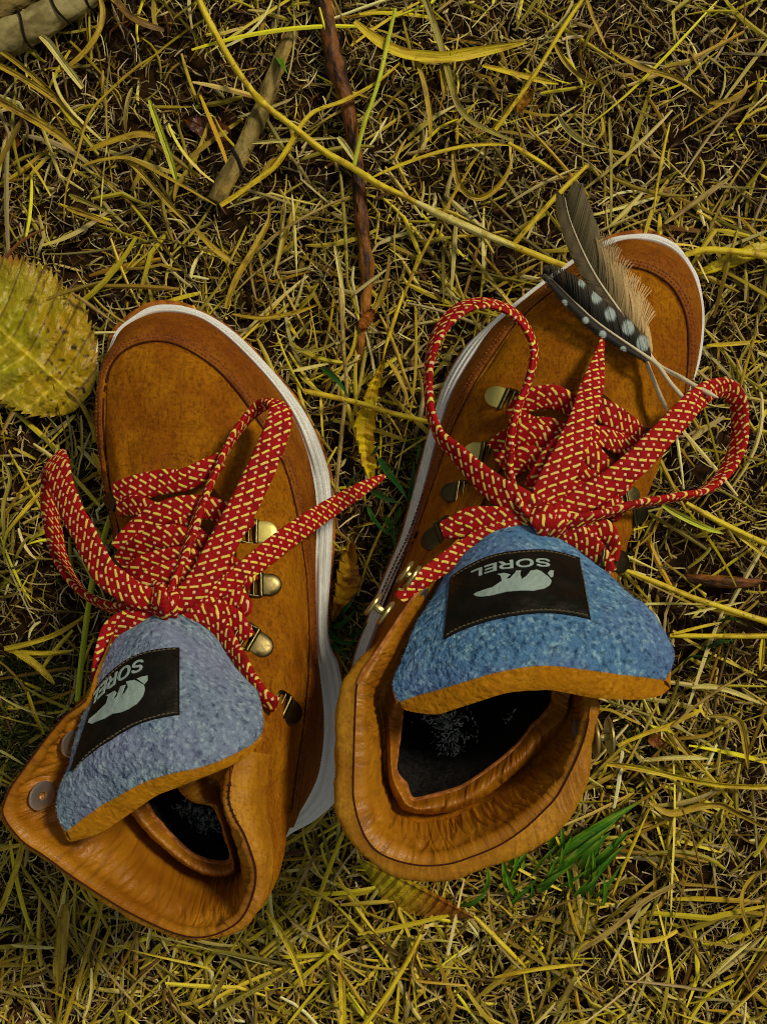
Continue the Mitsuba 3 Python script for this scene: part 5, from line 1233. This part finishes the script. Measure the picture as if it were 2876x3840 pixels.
# ------------------------------------------------------------------ single dry grass stalks and blades one can tell apart
def strand(label, colour, w, pts, z=(.0100, .0125), blade=True, seed=0, taper=(0.45, 0.25), group=None, name='straw', fold=0.25):
    r = np.random.default_rng(seed + len(label) * 7 + int(pts[0][0]) + int(pts[-1][1]))
    p = np.array(pts, float)
    if p.shape[1] == 2:
        t_ = np.linspace(0, 1, len(p))
        zz = np.interp(t_, [0, 1], z) + 0.0012 * np.sin(np.pi * t_) + r.normal(0, .0003, len(p))
        p = np.c_[p, zz]
    p[:, 2] += 0.0044
    q = spline(P(*p.T), 0.0012)
    n = len(q); t_ = np.linspace(0, 1, n)
    W = w / K * (1 - p[:, 2].mean() / H) * (1 - (1 - taper[0]) * np.clip(1 - t_ / 0.25, 0, 1) ** 2 - (1 - taper[1]) * np.clip((t_ - 0.6) / 0.4, 0, 1) ** 2)
    W = W * (1 + 0.25 * (meshkit.fbm(np.stack([t_ * n / 14, 0 * t_ + seed, 0 * t_], 1), 2, seed) - 0.5))
    if blade:
        t = unit(np.gradient(q, axis=0)); side = unit(np.cross(t, [0, 0, 1.0])); up = np.cross(side, t)
        roll = (meshkit.fbm(np.stack([t_ * n / 40, 0 * t_, 0 * t_], 1), 2, int(r.integers(99))) - 0.5) * 2.4 * (0.6 + fold)
        s2 = side * np.cos(roll)[:, None] + up * np.sin(roll)[:, None]; u2 = np.cross(s2, t)
        x = np.linspace(-1, 1, 7)
        v = q[:, None] + s2[:, None] * (W[:, None] * x / 2)[..., None] + u2[:, None] * (W[:, None] * (fold * np.abs(x) - 0.06 * np.cos(x * 9)))[..., None]
        lo = v - u2[:, None] * 0.00022
        ring = np.concatenate([v, lo[:, ::-1], v[:, :1]], 1)
        m = ring.shape[1]
        d = np.r_[0, np.cumsum(np.linalg.norm(np.diff(q, axis=0), axis=1))] * 1000
        uv = np.stack(np.broadcast_arrays(d[:, None], np.r_[x * .5, x[::-1] * .5, -.5][None]), -1).reshape(-1, 2)
        mesh = (ring.reshape(-1, 3), grid_faces(n, m))
    else:
        nodes = 1 + sum(0.28 * np.exp(-((t_ - c_) / 0.008) ** 2) for c_ in r.uniform(0.15, 0.85, max(1, n // 60)))
        v, f, uv = tube(q, W / 2 * nodes, 9)
        mesh = (v, f)
    k = add(name, mesh, 'mat_straw_' + colour, smooth=True, uv=uv)
    tag(k, label, 'dry grass', group or 'dry grass stalks and blades lying about the boots')
    return k


S_ = strand
# the long yellow stalk and what crosses it
S_('longest bright yellow stalk, slanting from the top edge down to the right boot toe', 'yellow', 25, [(735, -30), (830, 165), (955, 352), (1005, 402), (1120, 490), (1200, 556), (1330, 632), (1420, 690), (1528, 742), (1640, 800), (1850, 890), (2000, 952), (2135, 1003)], (.0150, .0170), False, 1, (1, 1), name='straw')
S_('pale sheath wrapped round the long yellow stalk above the red lace loop', 'pale', 30, [(1560, 757), (1680, 818), (1850, 892), (1935, 928)], (.0180, .0180), False, 2, (.6, .5), name='straw')
S_('second yellow stalk forking off the long stalk towards the grey green stick', 'yellow', 19, [(826, 770), (940, 692), (1050, 602), (1085, 545), (1130, 472), (1180, 422), (1290, 380), (1400, 318), (1500, 232)], (.0145, .0135), True, 3, (1, .3), name='straw', fold=.35)
S_('pale green stalk leaning from the long yellow stalk up over the red brown twig', 'greenish', 17, [(1326, 625), (1350, 520), (1372, 440), (1392, 388), (1425, 280), (1455, 150), (1482, 30)], (.0150, .0165), False, 4, (1, .8), name='straw')
S_('straight pale strip ending at the red brown twig beneath the long stalk', 'pale', 13, [(945, 535), (1100, 522), (1268, 516)], (.0120, .0130), True, 5)
S_('short broad pale strip across the red brown twig', 'pale', 22, [(1268, 512), (1300, 552), (1332, 604)], (.0150, .0150), True, 6)
S_('long thin tan stem left of the red brown twig below the long stalk', 'tan', 12, [(955, 945), (1060, 862), (1180, 792), (1312, 736)], (.0125, .0150), False, 7, (.8, .6), name='straw')
S_('golden forked blade pointing down to the left boot toe', 'golden', 24, [(848, 1155), (900, 1022), (962, 920), (1000, 850), (1012, 762)], (.0110, .0120), True, 8)
S_('pale thin upright stem below the grey green stick', 'pale', 12, [(1095, 730), (1105, 870), (1113, 1035)], (.0120, .0110), False, 9, name='straw')
S_('olive stem running beside the red brown twig on its left', 'olive', 15, [(1275, 640), (1290, 800), (1302, 1075)], (.0120, .0115), False, 10, name='straw')
S_('pale olive stem, the lower one beside the red brown twig', 'pale', 16, [(1255, 920), (1276, 1030), (1286, 1230)], (.0115, .0120), True, 11)
S_('golden arched blade just right of the left boot toe', 'golden', 17, [(870, 1178), (1000, 1192), (1100, 1172), (1200, 1138)], (.0100, .0115), True, 12)
S_('golden strip lying between the grey green stick and the left boot toe', 'golden', 22, [(735, 858), (800, 930), (885, 992)], (.0110, .0110), True, 13)
S_('tall tan stem with a dark node standing between the two boots', 'tan', 16, [(1272, 1080), (1284, 1220), (1290, 1330), (1300, 1450), (1290, 1550), (1276, 1680), (1262, 1845)], (.0140, .0150), False, 14, (.9, .8), name='straw')
S_('bright yellow stem laid across the gap between the boots', 'yellow', 20, [(1138, 1464), (1240, 1486), (1350, 1512), (1480, 1551), (1610, 1582)], (.0150, .0140), False, 15, (.8, .9), name='straw')
S_('thin yellow stalk that ends in the narrow curled leaf', 'yellow', 14, [(1512, 1095), (1482, 1190), (1452, 1280), (1436, 1350)], (.0150, .0150), False, 16, name='straw')
S_('yellow stem crossing behind the curled leaf towards the red lace loop', 'golden', 15, [(1424, 1178), (1480, 1300), (1522, 1420), (1562, 1515)], (.0115, .0115), False, 17, name='straw')
S_('pale straw at the inner side of the left boot toe', 'pale', 15, [(1100, 1392), (1232, 1364)], (.0120, .0110), True, 18)
S_('broad dull yellow blade between the boots, left of the red lace loop', 'golden', 21, [(1450, 1350), (1500, 1432), (1532, 1525)], (.0105, .0105), True, 19)
S_('shallow curved olive blade above the inner edge of the left boot', 'olive', 13, [(1100, 1308), (1190, 1312), (1264, 1278)], (.0110, .0110), True, 20)
# top left
S_('broad pale blade with a pointed end below the ringed branch', 'pale', 30, [(140, 125), (190, 165), (240, 232), (312, 328)], (.0115, .0120), True, 21, (.15, .7))
S_('bright yellow green blade, the widest left of the grey green stick', 'greenish', 24, [(560, 372), (590, 455), (622, 545), (652, 640), (664, 690)], (.0130, .0120), True, 22, (.4, .5))
S_('upper of two parallel golden brown stalks in the top left', 'golden', 20, [(-20, 172), (100, 260), (200, 350), (292, 455)], (.0125, .0115), True, 23, (1, .8))
S_('lower of two parallel golden brown stalks in the top left', 'golden', 22, [(-20, 236), (120, 312), (230, 392), (312, 485)], (.0130, .0115), True, 24, (1, .8))
S_('thick mottled golden stalk ending at a joint in the left of the grass', 'golden', 30, [(-20, 368), (100, 432), (200, 492), (284, 560)], (.0120, .0115), True, 25, (1, .8))
S_('long thin golden stem curving down from the top to the leaf at left', 'golden', 11, [(604, 192), (500, 260), (400, 350), (340, 420), (310, 500), (290, 580), (256, 680), (240, 830)], (.0130, .0125), False, 26, name='straw')
S_('wavy golden leafy blade left of the widest yellow green blade', 'golden', 24, [(335, 562), (420, 530), (500, 506), (580, 510), (624, 545)], (.0120, .0115), True, 27)
S_('golden straw running down rightwards to the foot of the grey green stick', 'golden', 14, [(308, 622), (400, 596), (500, 600), (600, 650), (720, 716), (810, 768)], (.0130, .0125), True, 28)
S_('pale green bent blade beside the parallel golden stalks', 'pale', 15, [(198, 268), (206, 312), (232, 372), (320, 470), (392, 532)], (.0140, .0120), True, 29)
S_('pale olive straw above the large leaf', 'olive', 17, [(258, 728), (330, 760), (424, 802)], (.0115, .0110), True, 30)
S_('golden straw just above the large leaf, under a pale olive one', 'golden', 22, [(252, 778), (330, 806), (424, 845)], (.0110, .0110), True, 31)
S_('short olive upright blade near the top left centre', 'olive', 16, [(496, 328), (476, 400), (472, 494)], (.0120, .0110), True, 32)
S_('gold blade with a pale tip bending down from the top edge beside the ringed branch', 'golden', 22, [(372, -15), (386, 50), (376, 100), (350, 152), (290, 222), (208, 272)], (.0125, .0115), True, 33)
S_('broad brown orange blade at the top edge right of the ringed branch', 'brown', 34, [(425, -15), (470, 50), (530, 88), (572, 102), (616, 112)], (.0115, .0110), True, 34, (.9, .4))
S_('long gold straw pointing to the lower end of the grey green stick', 'golden', 20, [(478, 598), (560, 680), (640, 770), (704, 836)], (.0115, .0110), True, 35)
S_('thin tan straw just above the left boot toe beside the large leaf', 'tan', 14, [(268, 1098), (340, 1145), (424, 1206)], (.0120, .0130), False, 36, name='straw')
# top right
S_('widest yellow blade, arching from the red brown twig to the right near the top', 'yellow', 44, [(1330, 78), (1400, 140), (1470, 184), (1560, 208), (1700, 210), (1850, 182), (1975, 156)], (.0135, .0130), True, 37, (.4, .2), fold=.18)
S_('olive yellow blade bending down from the top edge to the crossing of blades', 'olive', 24, [(1590, -20), (1660, 200), (1700, 350), (1740, 430), (1830, 490), (1925, 528)], (.0120, .0125), True, 38, (1, .6))
S_('straight thin yellow stalk leaning down left in the top right quarter', 'yellow', 16, [(2192, -15), (2100, 120), (2010, 270), (1920, 400), (1856, 486)], (.0130, .0125), False, 39, (.8, 1), name='straw')
S_('golden blade curled into a ring left of the tan feather', 'golden', 24, [(1700, 560), (1704, 620), (1716, 670), (1752, 722), (1810, 736), (1870, 692), (1908, 630), (1918, 570)], (.0115, .0110), True, 40, (.4, .2))
S_('thin yellow blade arching left from the crossing of blades', 'yellow', 15, [(1398, 664), (1520, 612), (1680, 562), (1850, 540), (1936, 548)], (.0130, .0125), True, 41)
S_('short yellow stalk from the crossing of blades towards the feather', 'yellow', 18, [(1905, 536), (2000, 590), (2112, 668)], (.0125, .0120), False, 42, name='straw')
S_('yellow stalk standing against the long stalk left of the tan feather', 'yellow', 19, [(1918, 925), (2060, 762), (2204, 616)], (.0160, .0130), False, 43, (1, .7), name='straw')
S_('long thin straw slanting down from the ring curled blade to the red lace loop', 'golden', 12, [(1478, 1205), (1560, 1000), (1650, 820), (1730, 680), (1815, 548)], (.0115, .0125), False, 44, name='straw')
S_('golden upright blade left of the ring curled blade', 'golden', 22, [(1556, 216), (1592, 330), (1614, 526)], (.0110, .0105), True, 45)
S_('short golden blade under the widest yellow blade', 'golden', 24, [(1650, 238), (1658, 300), (1664, 374)], (.0105, .0105), True, 46)
S_('flat pale yellow blade in the upper right, near level', 'yellow', 24, [(1808, 246), (1950, 282), (2094, 312)], (.0110, .0110), True, 47)
S_('golden tuft blade bending down right in the upper right', 'golden', 19, [(2076, 150), (2150, 262), (2236, 312)], (.0110, .0110), True, 48)
S_('long golden blade running down right near the top right corner', 'golden', 22, [(2285, 186), (2400, 252), (2530, 292), (2645, 374)], (.0115, .0110), True, 49)
S_('golden blade curved like a hook near the right edge', 'golden', 17, [(2660, 384), (2720, 378), (2770, 360), (2802, 300)], (.0110, .0110), True, 50)
S_('pale gold blade pointing down right, right of the crossing of blades', 'pale', 19, [(2092, 426), (2160, 510), (2244, 548)], (.0110, .0105), True, 51)
S_('upright pale olive stem above the tan feather', 'olive', 15, [(2285, 440), (2288, 600), (2290, 840)], (.0120, .0115), True, 52)
S_('thin upright yellow stem right of the pale olive one above the boot toe', 'yellow', 12, [(2512, 458), (2480, 600), (2450, 800)], (.0120, .0110), False, 53, name='straw')
S_('greyish straw slanting above the right boot toe', 'tan', 20, [(2492, 836), (2600, 760), (2746, 658)], (.0115, .0110), True, 54)
S_('short golden blade hanging at the top edge, right part', 'golden', 19, [(2196, -10), (2240, 110), (2274, 176)], (.0110, .0105), True, 55)
S_('knobbly yellow stem from the right edge to the boot toe', 'yellow', 25, [(2548, 962), (2680, 936), (2780, 946), (2890, 962)], (.0130, .0130), False, 56, (.5, 1), name='straw')
S_('short yellow stem under the right boot toe outside', 'yellow', 15, [(2650, 1296), (2740, 1290), (2850, 1276)], (.0110, .0110), True, 57)
S_('thin gold stem rising right of the lace loop', 'golden', 13, [(2770, 1480), (2800, 1360), (2840, 1240)], (.0120, .0120), False, 58, name='straw')
# right side
S_('yellow green straw leading from the right boot lace to the right', 'greenish', 22, [(2486, 1896), (2580, 1948), (2714, 2002)], (.0120, .0115), True, 59)
S_('long bright pale stalk slanting to the right edge below the lace loop', 'yellow', 24, [(2572, 1886), (2720, 1968), (2890, 2046)], (.0135, .0130), False, 60, (.8, 1), name='straw')
S_('narrow yellow stalk parallel below the bright pale one', 'yellow', 16, [(2722, 1966), (2800, 2030), (2890, 2100)], (.0115, .0110), True, 61)
S_('long yellow stalk running right from the felt tongue past the dark brown twig', 'yellow', 23, [(2338, 2136), (2450, 2180), (2600, 2242), (2750, 2292), (2890, 2336)], (.0135, .0125), False, 62, (.8, 1), name='straw')
S_('thin pale needle right of the felt tongue, rising to the right', 'pale', 10, [(2566, 2306), (2680, 2280), (2792, 2258)], (.0145, .0130), True, 63)
S_('level yellow stalk reaching the right edge beside the felt tongue', 'yellow', 20, [(2512, 2384), (2680, 2386), (2890, 2386)], (.0120, .0120), False, 64, (.7, 1), name='straw')
S_('thin yellow straw just above the level stalk by the tongue', 'yellow', 12, [(2526, 2378), (2620, 2354), (2704, 2334)], (.0135, .0130), True, 65)
S_('yellow stalk pointing at the brass lace hook', 'yellow', 18, [(2316, 2794), (2420, 2750), (2510, 2720), (2590, 2682), (2630, 2662)], (.0130, .0120), True, 66, (.9, .7))
S_('thin tan straw rising right from the stalk at the brass hook', 'tan', 11, [(2516, 2724), (2620, 2640), (2750, 2552), (2826, 2506)], (.0140, .0120), False, 67, name='straw')
S_('pale yellow blade below the end of the felt tongue', 'pale', 20, [(2594, 2580), (2690, 2578), (2780, 2608), (2856, 2642)], (.0120, .0115), True, 68)
S_('long yellow stalk from the right boot collar to the right edge', 'yellow', 26, [(2274, 2862), (2400, 2880), (2550, 2914), (2700, 2940), (2890, 2948)], (.0125, .0120), True, 69, (.8, 1))
S_('pale straw just above the long stalk right of the boot collar', 'pale', 18, [(2414, 2852), (2550, 2840), (2656, 2846)], (.0130, .0125), True, 70)
S_('mottled golden blade pointing down right, right of the brass hook', 'golden', 24, [(2526, 2756), (2580, 2828), (2644, 2894)], (.0115, .0110), True, 71)
S_('bent brownish yellow blade near the right edge beside the boot opening', 'golden', 20, [(2654, 2686), (2780, 2722), (2792, 2780), (2804, 2884)], (.0115, .0110), True, 72)
S_('short upright yellow blade at the right edge level with the tongue', 'yellow', 22, [(2862, 2392), (2852, 2514)], (.0120, .0110), True, 73)
# bottom right
S_('straight yellow stalk under the folded brown leaf, running to the bottom edge', 'yellow', 18, [(1578, 3506), (1500, 3652), (1362, 3852)], (.0125, .0125), False, 74, (.7, 1), name='straw')
S_('yellow stalk right of the folded brown leaf, slanting down right', 'yellow', 19, [(1776, 3436), (1880, 3540), (1976, 3636)], (.0130, .0120), False, 75, name='straw')
S_('near level yellow straw low in the middle of the grass', 'yellow', 15, [(1856, 3668), (1980, 3640), (2186, 3620)], (.0120, .0115), True, 76)
S_('thin brown stem right of the folded leaf, near level', 'brown', 12, [(1826, 3510), (1950, 3470), (2080, 3400), (2184, 3368)], (.0125, .0125), False, 77, name='straw')
S_('long pale brown blade rising right below the green tuft', 'tan', 20, [(2166, 3574), (2300, 3480), (2400, 3392), (2530, 3322)], (.0130, .0125), True, 78, (.5, .8))
S_('thin yellow stem standing right of the green tuft', 'yellow', 12, [(2296, 3358), (2360, 3200), (2436, 3034)], (.0125, .0135), False, 79, name='straw')
S_('wavy golden blade reaching the right edge above the bottom corner', 'golden', 27, [(2434, 3006), (2520, 3050), (2640, 3020), (2720, 3022), (2790, 3060), (2890, 3116)], (.0125, .0120), True, 80)
S_('orange blade bent like a bow at the right edge near the bottom', 'golden', 17, [(2890, 3262), (2812, 3296), (2780, 3360), (2790, 3440), (2838, 3526)], (.0120, .0120), True, 81, (.9, .4))
S_('very thin dark straw crossing the grass below the wavy golden blade', 'brown', 9, [(2556, 3024), (2612, 3200), (2644, 3390)], (.0135, .0130), False, 82, name='straw')
S_('thin grey bent straw at the bottom below the folded leaf', 'tan', 9, [(1560, 3556), (1566, 3690), (1640, 3742), (1706, 3796)], (.0125, .0120), False, 83, name='straw')
S_('thin pale straw near the bottom right corner', 'pale', 15, [(2632, 3698), (2730, 3602), (2818, 3532)], (.0125, .0120), True, 84)
S_('short broad straw at the bottom edge, centre right', 'olive', 20, [(2156, 3662), (2122, 3730), (2086, 3808)], (.0115, .0110), True, 85)
# bottom left
S_('yellow stalk at the left edge below the flopped boot collar', 'yellow', 22, [(86, 3164), (50, 3290), (-4, 3424)], (.0130, .0125), True, 86, (.7, 1))
S_('short level straw touching the corner of the flopped collar', 'yellow', 17, [(-15, 3187), (88, 3164)], (.0130, .0130), True, 87, (1, .8))
S_('widest golden blade below the left boot, upright', 'golden', 46, [(242, 3392), (232, 3480), (228, 3560), (218, 3720)], (.0115, .0110), True, 88, (.5, .3), fold=.18)
S_('long golden stalk crossing right of the widest golden blade', 'golden', 19, [(388, 3352), (340, 3530), (290, 3680), (236, 3850)], (.0130, .0120), True, 89, (.8, .9))
S_('thin straight straw slanting down right at the bottom left', 'tan', 12, [(336, 3556), (430, 3680), (548, 3810)], (.0130, .0120), False, 90, name='straw')
S_('level pale straw left of the widest golden blade', 'pale', 17, [(44, 3544), (120, 3550), (214, 3556)], (.0125, .0120), True, 91)
S_('bent yellow blade below the heel of the left boot', 'yellow', 22, [(996, 3414), (1070, 3520), (1122, 3640), (1144, 3726)], (.0125, .0115), True, 92)
S_('short yellow straw between the boot heels, pointing right', 'yellow', 15, [(1106, 3328), (1180, 3350), (1270, 3396)], (.0125, .0120), True, 93)
S_('pale stem between the boot heels, slanting down left', 'tan', 14, [(1186, 3190), (1130, 3310), (1072, 3446)], (.0120, .0120), True, 94)
S_('long straight straw at the bottom, rising right, left of centre', 'olive', 19, [(796, 3796), (930, 3730), (1090, 3634)], (.0130, .0125), False, 95, name='straw')
S_('olive straw at the bottom, steeper, left of the long straight one', 'olive', 19, [(864, 3622), (830, 3690), (786, 3770)], (.0115, .0115), True, 96)
S_('straw slanting down right below the heel of the left boot', 'tan', 15, [(1088, 3452), (1240, 3562)], (.0120, .0115), True, 97)
S_('thin straw crossing the upright yellow blade at the bottom', 'golden', 13, [(1244, 3596), (1310, 3690), (1378, 3798)], (.0125, .0120), False, 98, name='straw')
S_('upright yellow blade at the bottom edge, centre left', 'yellow', 28, [(1280, 3596), (1284, 3700), (1288, 3850)], (.0115, .0115), True, 99, (.3, .9))
S_('short upright straw under the left boot collar', 'pale', 14, [(572, 3456), (550, 3566)], (.0115, .0110), True, 100)
# left side
S_('bright green yellow stalk passing behind the left lace loop', 'greenish', 23, [(424, 1902), (385, 2032), (347, 2180), (326, 2320), (306, 2480), (290, 2630)], (.0150, .0145), False, 101, (.7, .9), name='straw')
S_('yellow blade against the left boot above its top eyelet', 'yellow', 23, [(346, 1700), (382, 1770), (414, 1838)], (.0130, .0150), True, 102)
S_('curved yellow blade at the left, below the lace loop', 'yellow', 21, [(16, 2432), (100, 2414), (200, 2380), (314, 2312)], (.0130, .0125), True, 103, (.8, .3))
S_('broad yellow blade at the left, pointing down right to the moss', 'yellow', 28, [(54, 2446), (140, 2500), (204, 2566)], (.0130, .0115), True, 104)
S_('level yellow straw at the left, just above the moss', 'yellow', 18, [(24, 2440), (150, 2452), (276, 2440)], (.0115, .0115), True, 105)
S_('wavy olive blade at the left edge below the large leaf', 'olive', 17, [(0, 1714), (40, 1800), (14, 1900), (26, 2060)], (.0120, .0115), True, 106)
S_('yellow blade at the left beside the lace loop, slanting', 'yellow', 18, [(156, 1842), (90, 1922), (40, 1984), (18, 2110)], (.0120, .0115), True, 107)
S_('short yellow straw on the dark moss beside the collar', 'yellow', 13, [(104, 2594), (130, 2680), (166, 2756)], (.0150, .0140), True, 108)
S_('thin pale straw across the dark moss', 'pale', 9, [(-6, 2608), (100, 2662), (204, 2692)], (.0150, .0150), True, 109)
S_('thin pale straw at the left edge below the moss', 'pale', 10, [(-6, 2812), (40, 2838), (88, 2868)], (.0150, .0150), True, 110)

# ------------------------------------------------------------------ green grass
for k_, (a_, b_, c_, sp_) in enumerate([((78, 138, 22), (48, 104, 14), (122, 158, 36), 0), ((36, 96, 30), (24, 70, 20), (60, 112, 34), 0)]):
    scene['mat_grass' + ('_dark' if k_ else '')] = prin(col(straw(lin(*a_), lin(*b_), lin(*c_))), 0.45, 0.4)


def tuft(label, blades_, mat='mat_grass', z0=.0070):
    key = numbered('grass_tuft'); tag(key, label, 'grass tuft', 'green grass tufts')
    r = np.random.default_rng(len(blades_) * 13 + int(blades_[0][0][0][0]))
    for pts, w in blades_:
        p = np.array(pts, float); n_ = len(p)
        zz = np.linspace(z0, z0 + .010, n_) + .006 * np.sin(np.linspace(0, 2.2, n_)) + r.normal(0, .0005, n_)
        q = spline(P(p[:, 0], p[:, 1], zz), .0012); n = len(q); t_ = np.linspace(0, 1, n)
        t = unit(np.gradient(q, axis=0)); side = unit(np.cross(t, [0, 0, 1.0])); up = np.cross(side, t)
        rl = r.normal(0, .35); s2 = side * math.cos(rl) + up * math.sin(rl); u2 = np.cross(s2, t)
        W = w / K * np.clip(np.minimum(1, .55 + t_ * 2.2) * (1 - t_ ** 3) + .03, 0, 1)
        x = np.linspace(-1, 1, 5)
        v = q[:, None] + s2[:, None] * (W[:, None] * x / 2)[..., None] + u2[:, None] * (W[:, None] * .28 * np.abs(x))[..., None]
        ring = np.concatenate([v, (v - u2[:, None] * .0002)[:, ::-1], v[:, :1]], 1)
        d = np.r_[0, np.cumsum(np.linalg.norm(np.diff(q, axis=0), axis=1))] * 1000
        uv = np.stack(np.broadcast_arrays(d[:, None], np.r_[x * .5, x[::-1] * .5, -.5][None]), -1).reshape(-1, 2)
        add(key + '__blade', (ring.reshape(-1, 3), grid_faces(n, 11)), mat, smooth=True, uv=uv)


tuft('bright green grass tuft growing out from under the right boot collar', [
    ([(2080, 3216), (2180, 3140), (2290, 3070), (2400, 3006)], 44), ([(2060, 3296), (2150, 3220), (2230, 3150), (2310, 3080)], 30), ([(2170, 3260), (2220, 3190), (2290, 3120)], 30),
    ([(2200, 3280), (2280, 3200), (2372, 3104)], 34), ([(2180, 3360), (2240, 3280), (2340, 3170)], 26), ([(2020, 3340), (2080, 3280), (2110, 3240)], 34), ([(1900, 3330), (1894, 3270), (1880, 3210)], 26),
    ([(1940, 3360), (1912, 3320), (1890, 3262)], 22), ([(1962, 3260), (1950, 3180), (1948, 3130)], 18), ([(2090, 3210), (2110, 3150), (2096, 3070)], 18), ([(1720, 3392), (1790, 3372), (1830, 3330)], 26), ([(1800, 3350), (1830, 3300), (1826, 3254)], 20),
    *[([(x, y), (x + dx * .5 + k % 3 * 6, y - dy * .55), (x + dx, y - dy)], w) for k, (x, y, dx, dy, w) in enumerate(zip(np.random.default_rng(5).uniform(1890, 2270, 26), np.random.default_rng(6).uniform(3200, 3400, 44), np.random.default_rng(8).uniform(-30, 130, 44), np.random.default_rng(9).uniform(50, 130, 44), np.random.default_rng(10).uniform(12, 22, 44))) if y > 3560 - .16 * x],
    ([(2010, 3330), (2060, 3300), (2150, 3240)], 20), ([(2060, 3180), (2084, 3120), (2130, 3060)], 18), ([(2150, 3350), (2200, 3330), (2260, 3260)], 16)])
tuft('dark green grass tuft between the boots, beside the loose red lace end', [
    ([(1420, 1720), (1460, 1780), (1500, 1830), (1530, 1880)], 26), ([(1530, 1880), (1545, 1800), (1552, 1730)], 20), ([(1392, 1740), (1400, 1700), (1424, 1660)], 16), ([(1400, 1840), (1450, 1870), (1500, 1890)], 24),
    ([(1300, 1830), (1330, 1790), (1356, 1760)], 14), ([(1440, 1940), (1470, 1990), (1480, 2060)], 22), ([(1500, 1900), (1480, 1960), (1440, 2000)], 18), ([(1380, 1900), (1410, 1960), (1460, 2010)], 18), ([(1560, 1640), (1570, 1690), (1560, 1740)], 16)], 'mat_grass_dark')
tuft('dark green curled grass between the heels, below the small brown leaf', [
    ([(1236, 2360), (1270, 2400), (1310, 2410), (1336, 2396)], 24), ([(1240, 2350), (1290, 2330), (1330, 2290)], 20), ([(1250, 2320), (1300, 2280), (1330, 2236)], 16), ([(1230, 2420), (1270, 2440), (1300, 2470)], 18), ([(1310, 2380), (1350, 2370), (1380, 2330)], 14)], 'mat_grass_dark')
tuft('single green blade across the tan stem between the boots', [([(1210, 1380), (1250, 1410), (1284, 1450), (1306, 1490)], 22)], 'mat_grass_dark')
tuft('tiny green shoot on the grey green stick', [([(1040, 215), (1056, 240), (1078, 276)], 22), ([(1052, 222), (1066, 252), (1080, 272)], 14)])
tuft('few small green blades near the right edge above the long yellow stalk', [([(2640, 2440), (2700, 2410), (2760, 2400)], 14), ([(2690, 2350), (2730, 2320), (2780, 2330)], 14), ([(2560, 2500), (2600, 2460), (2660, 2470)], 12)], 'mat_grass_dark')
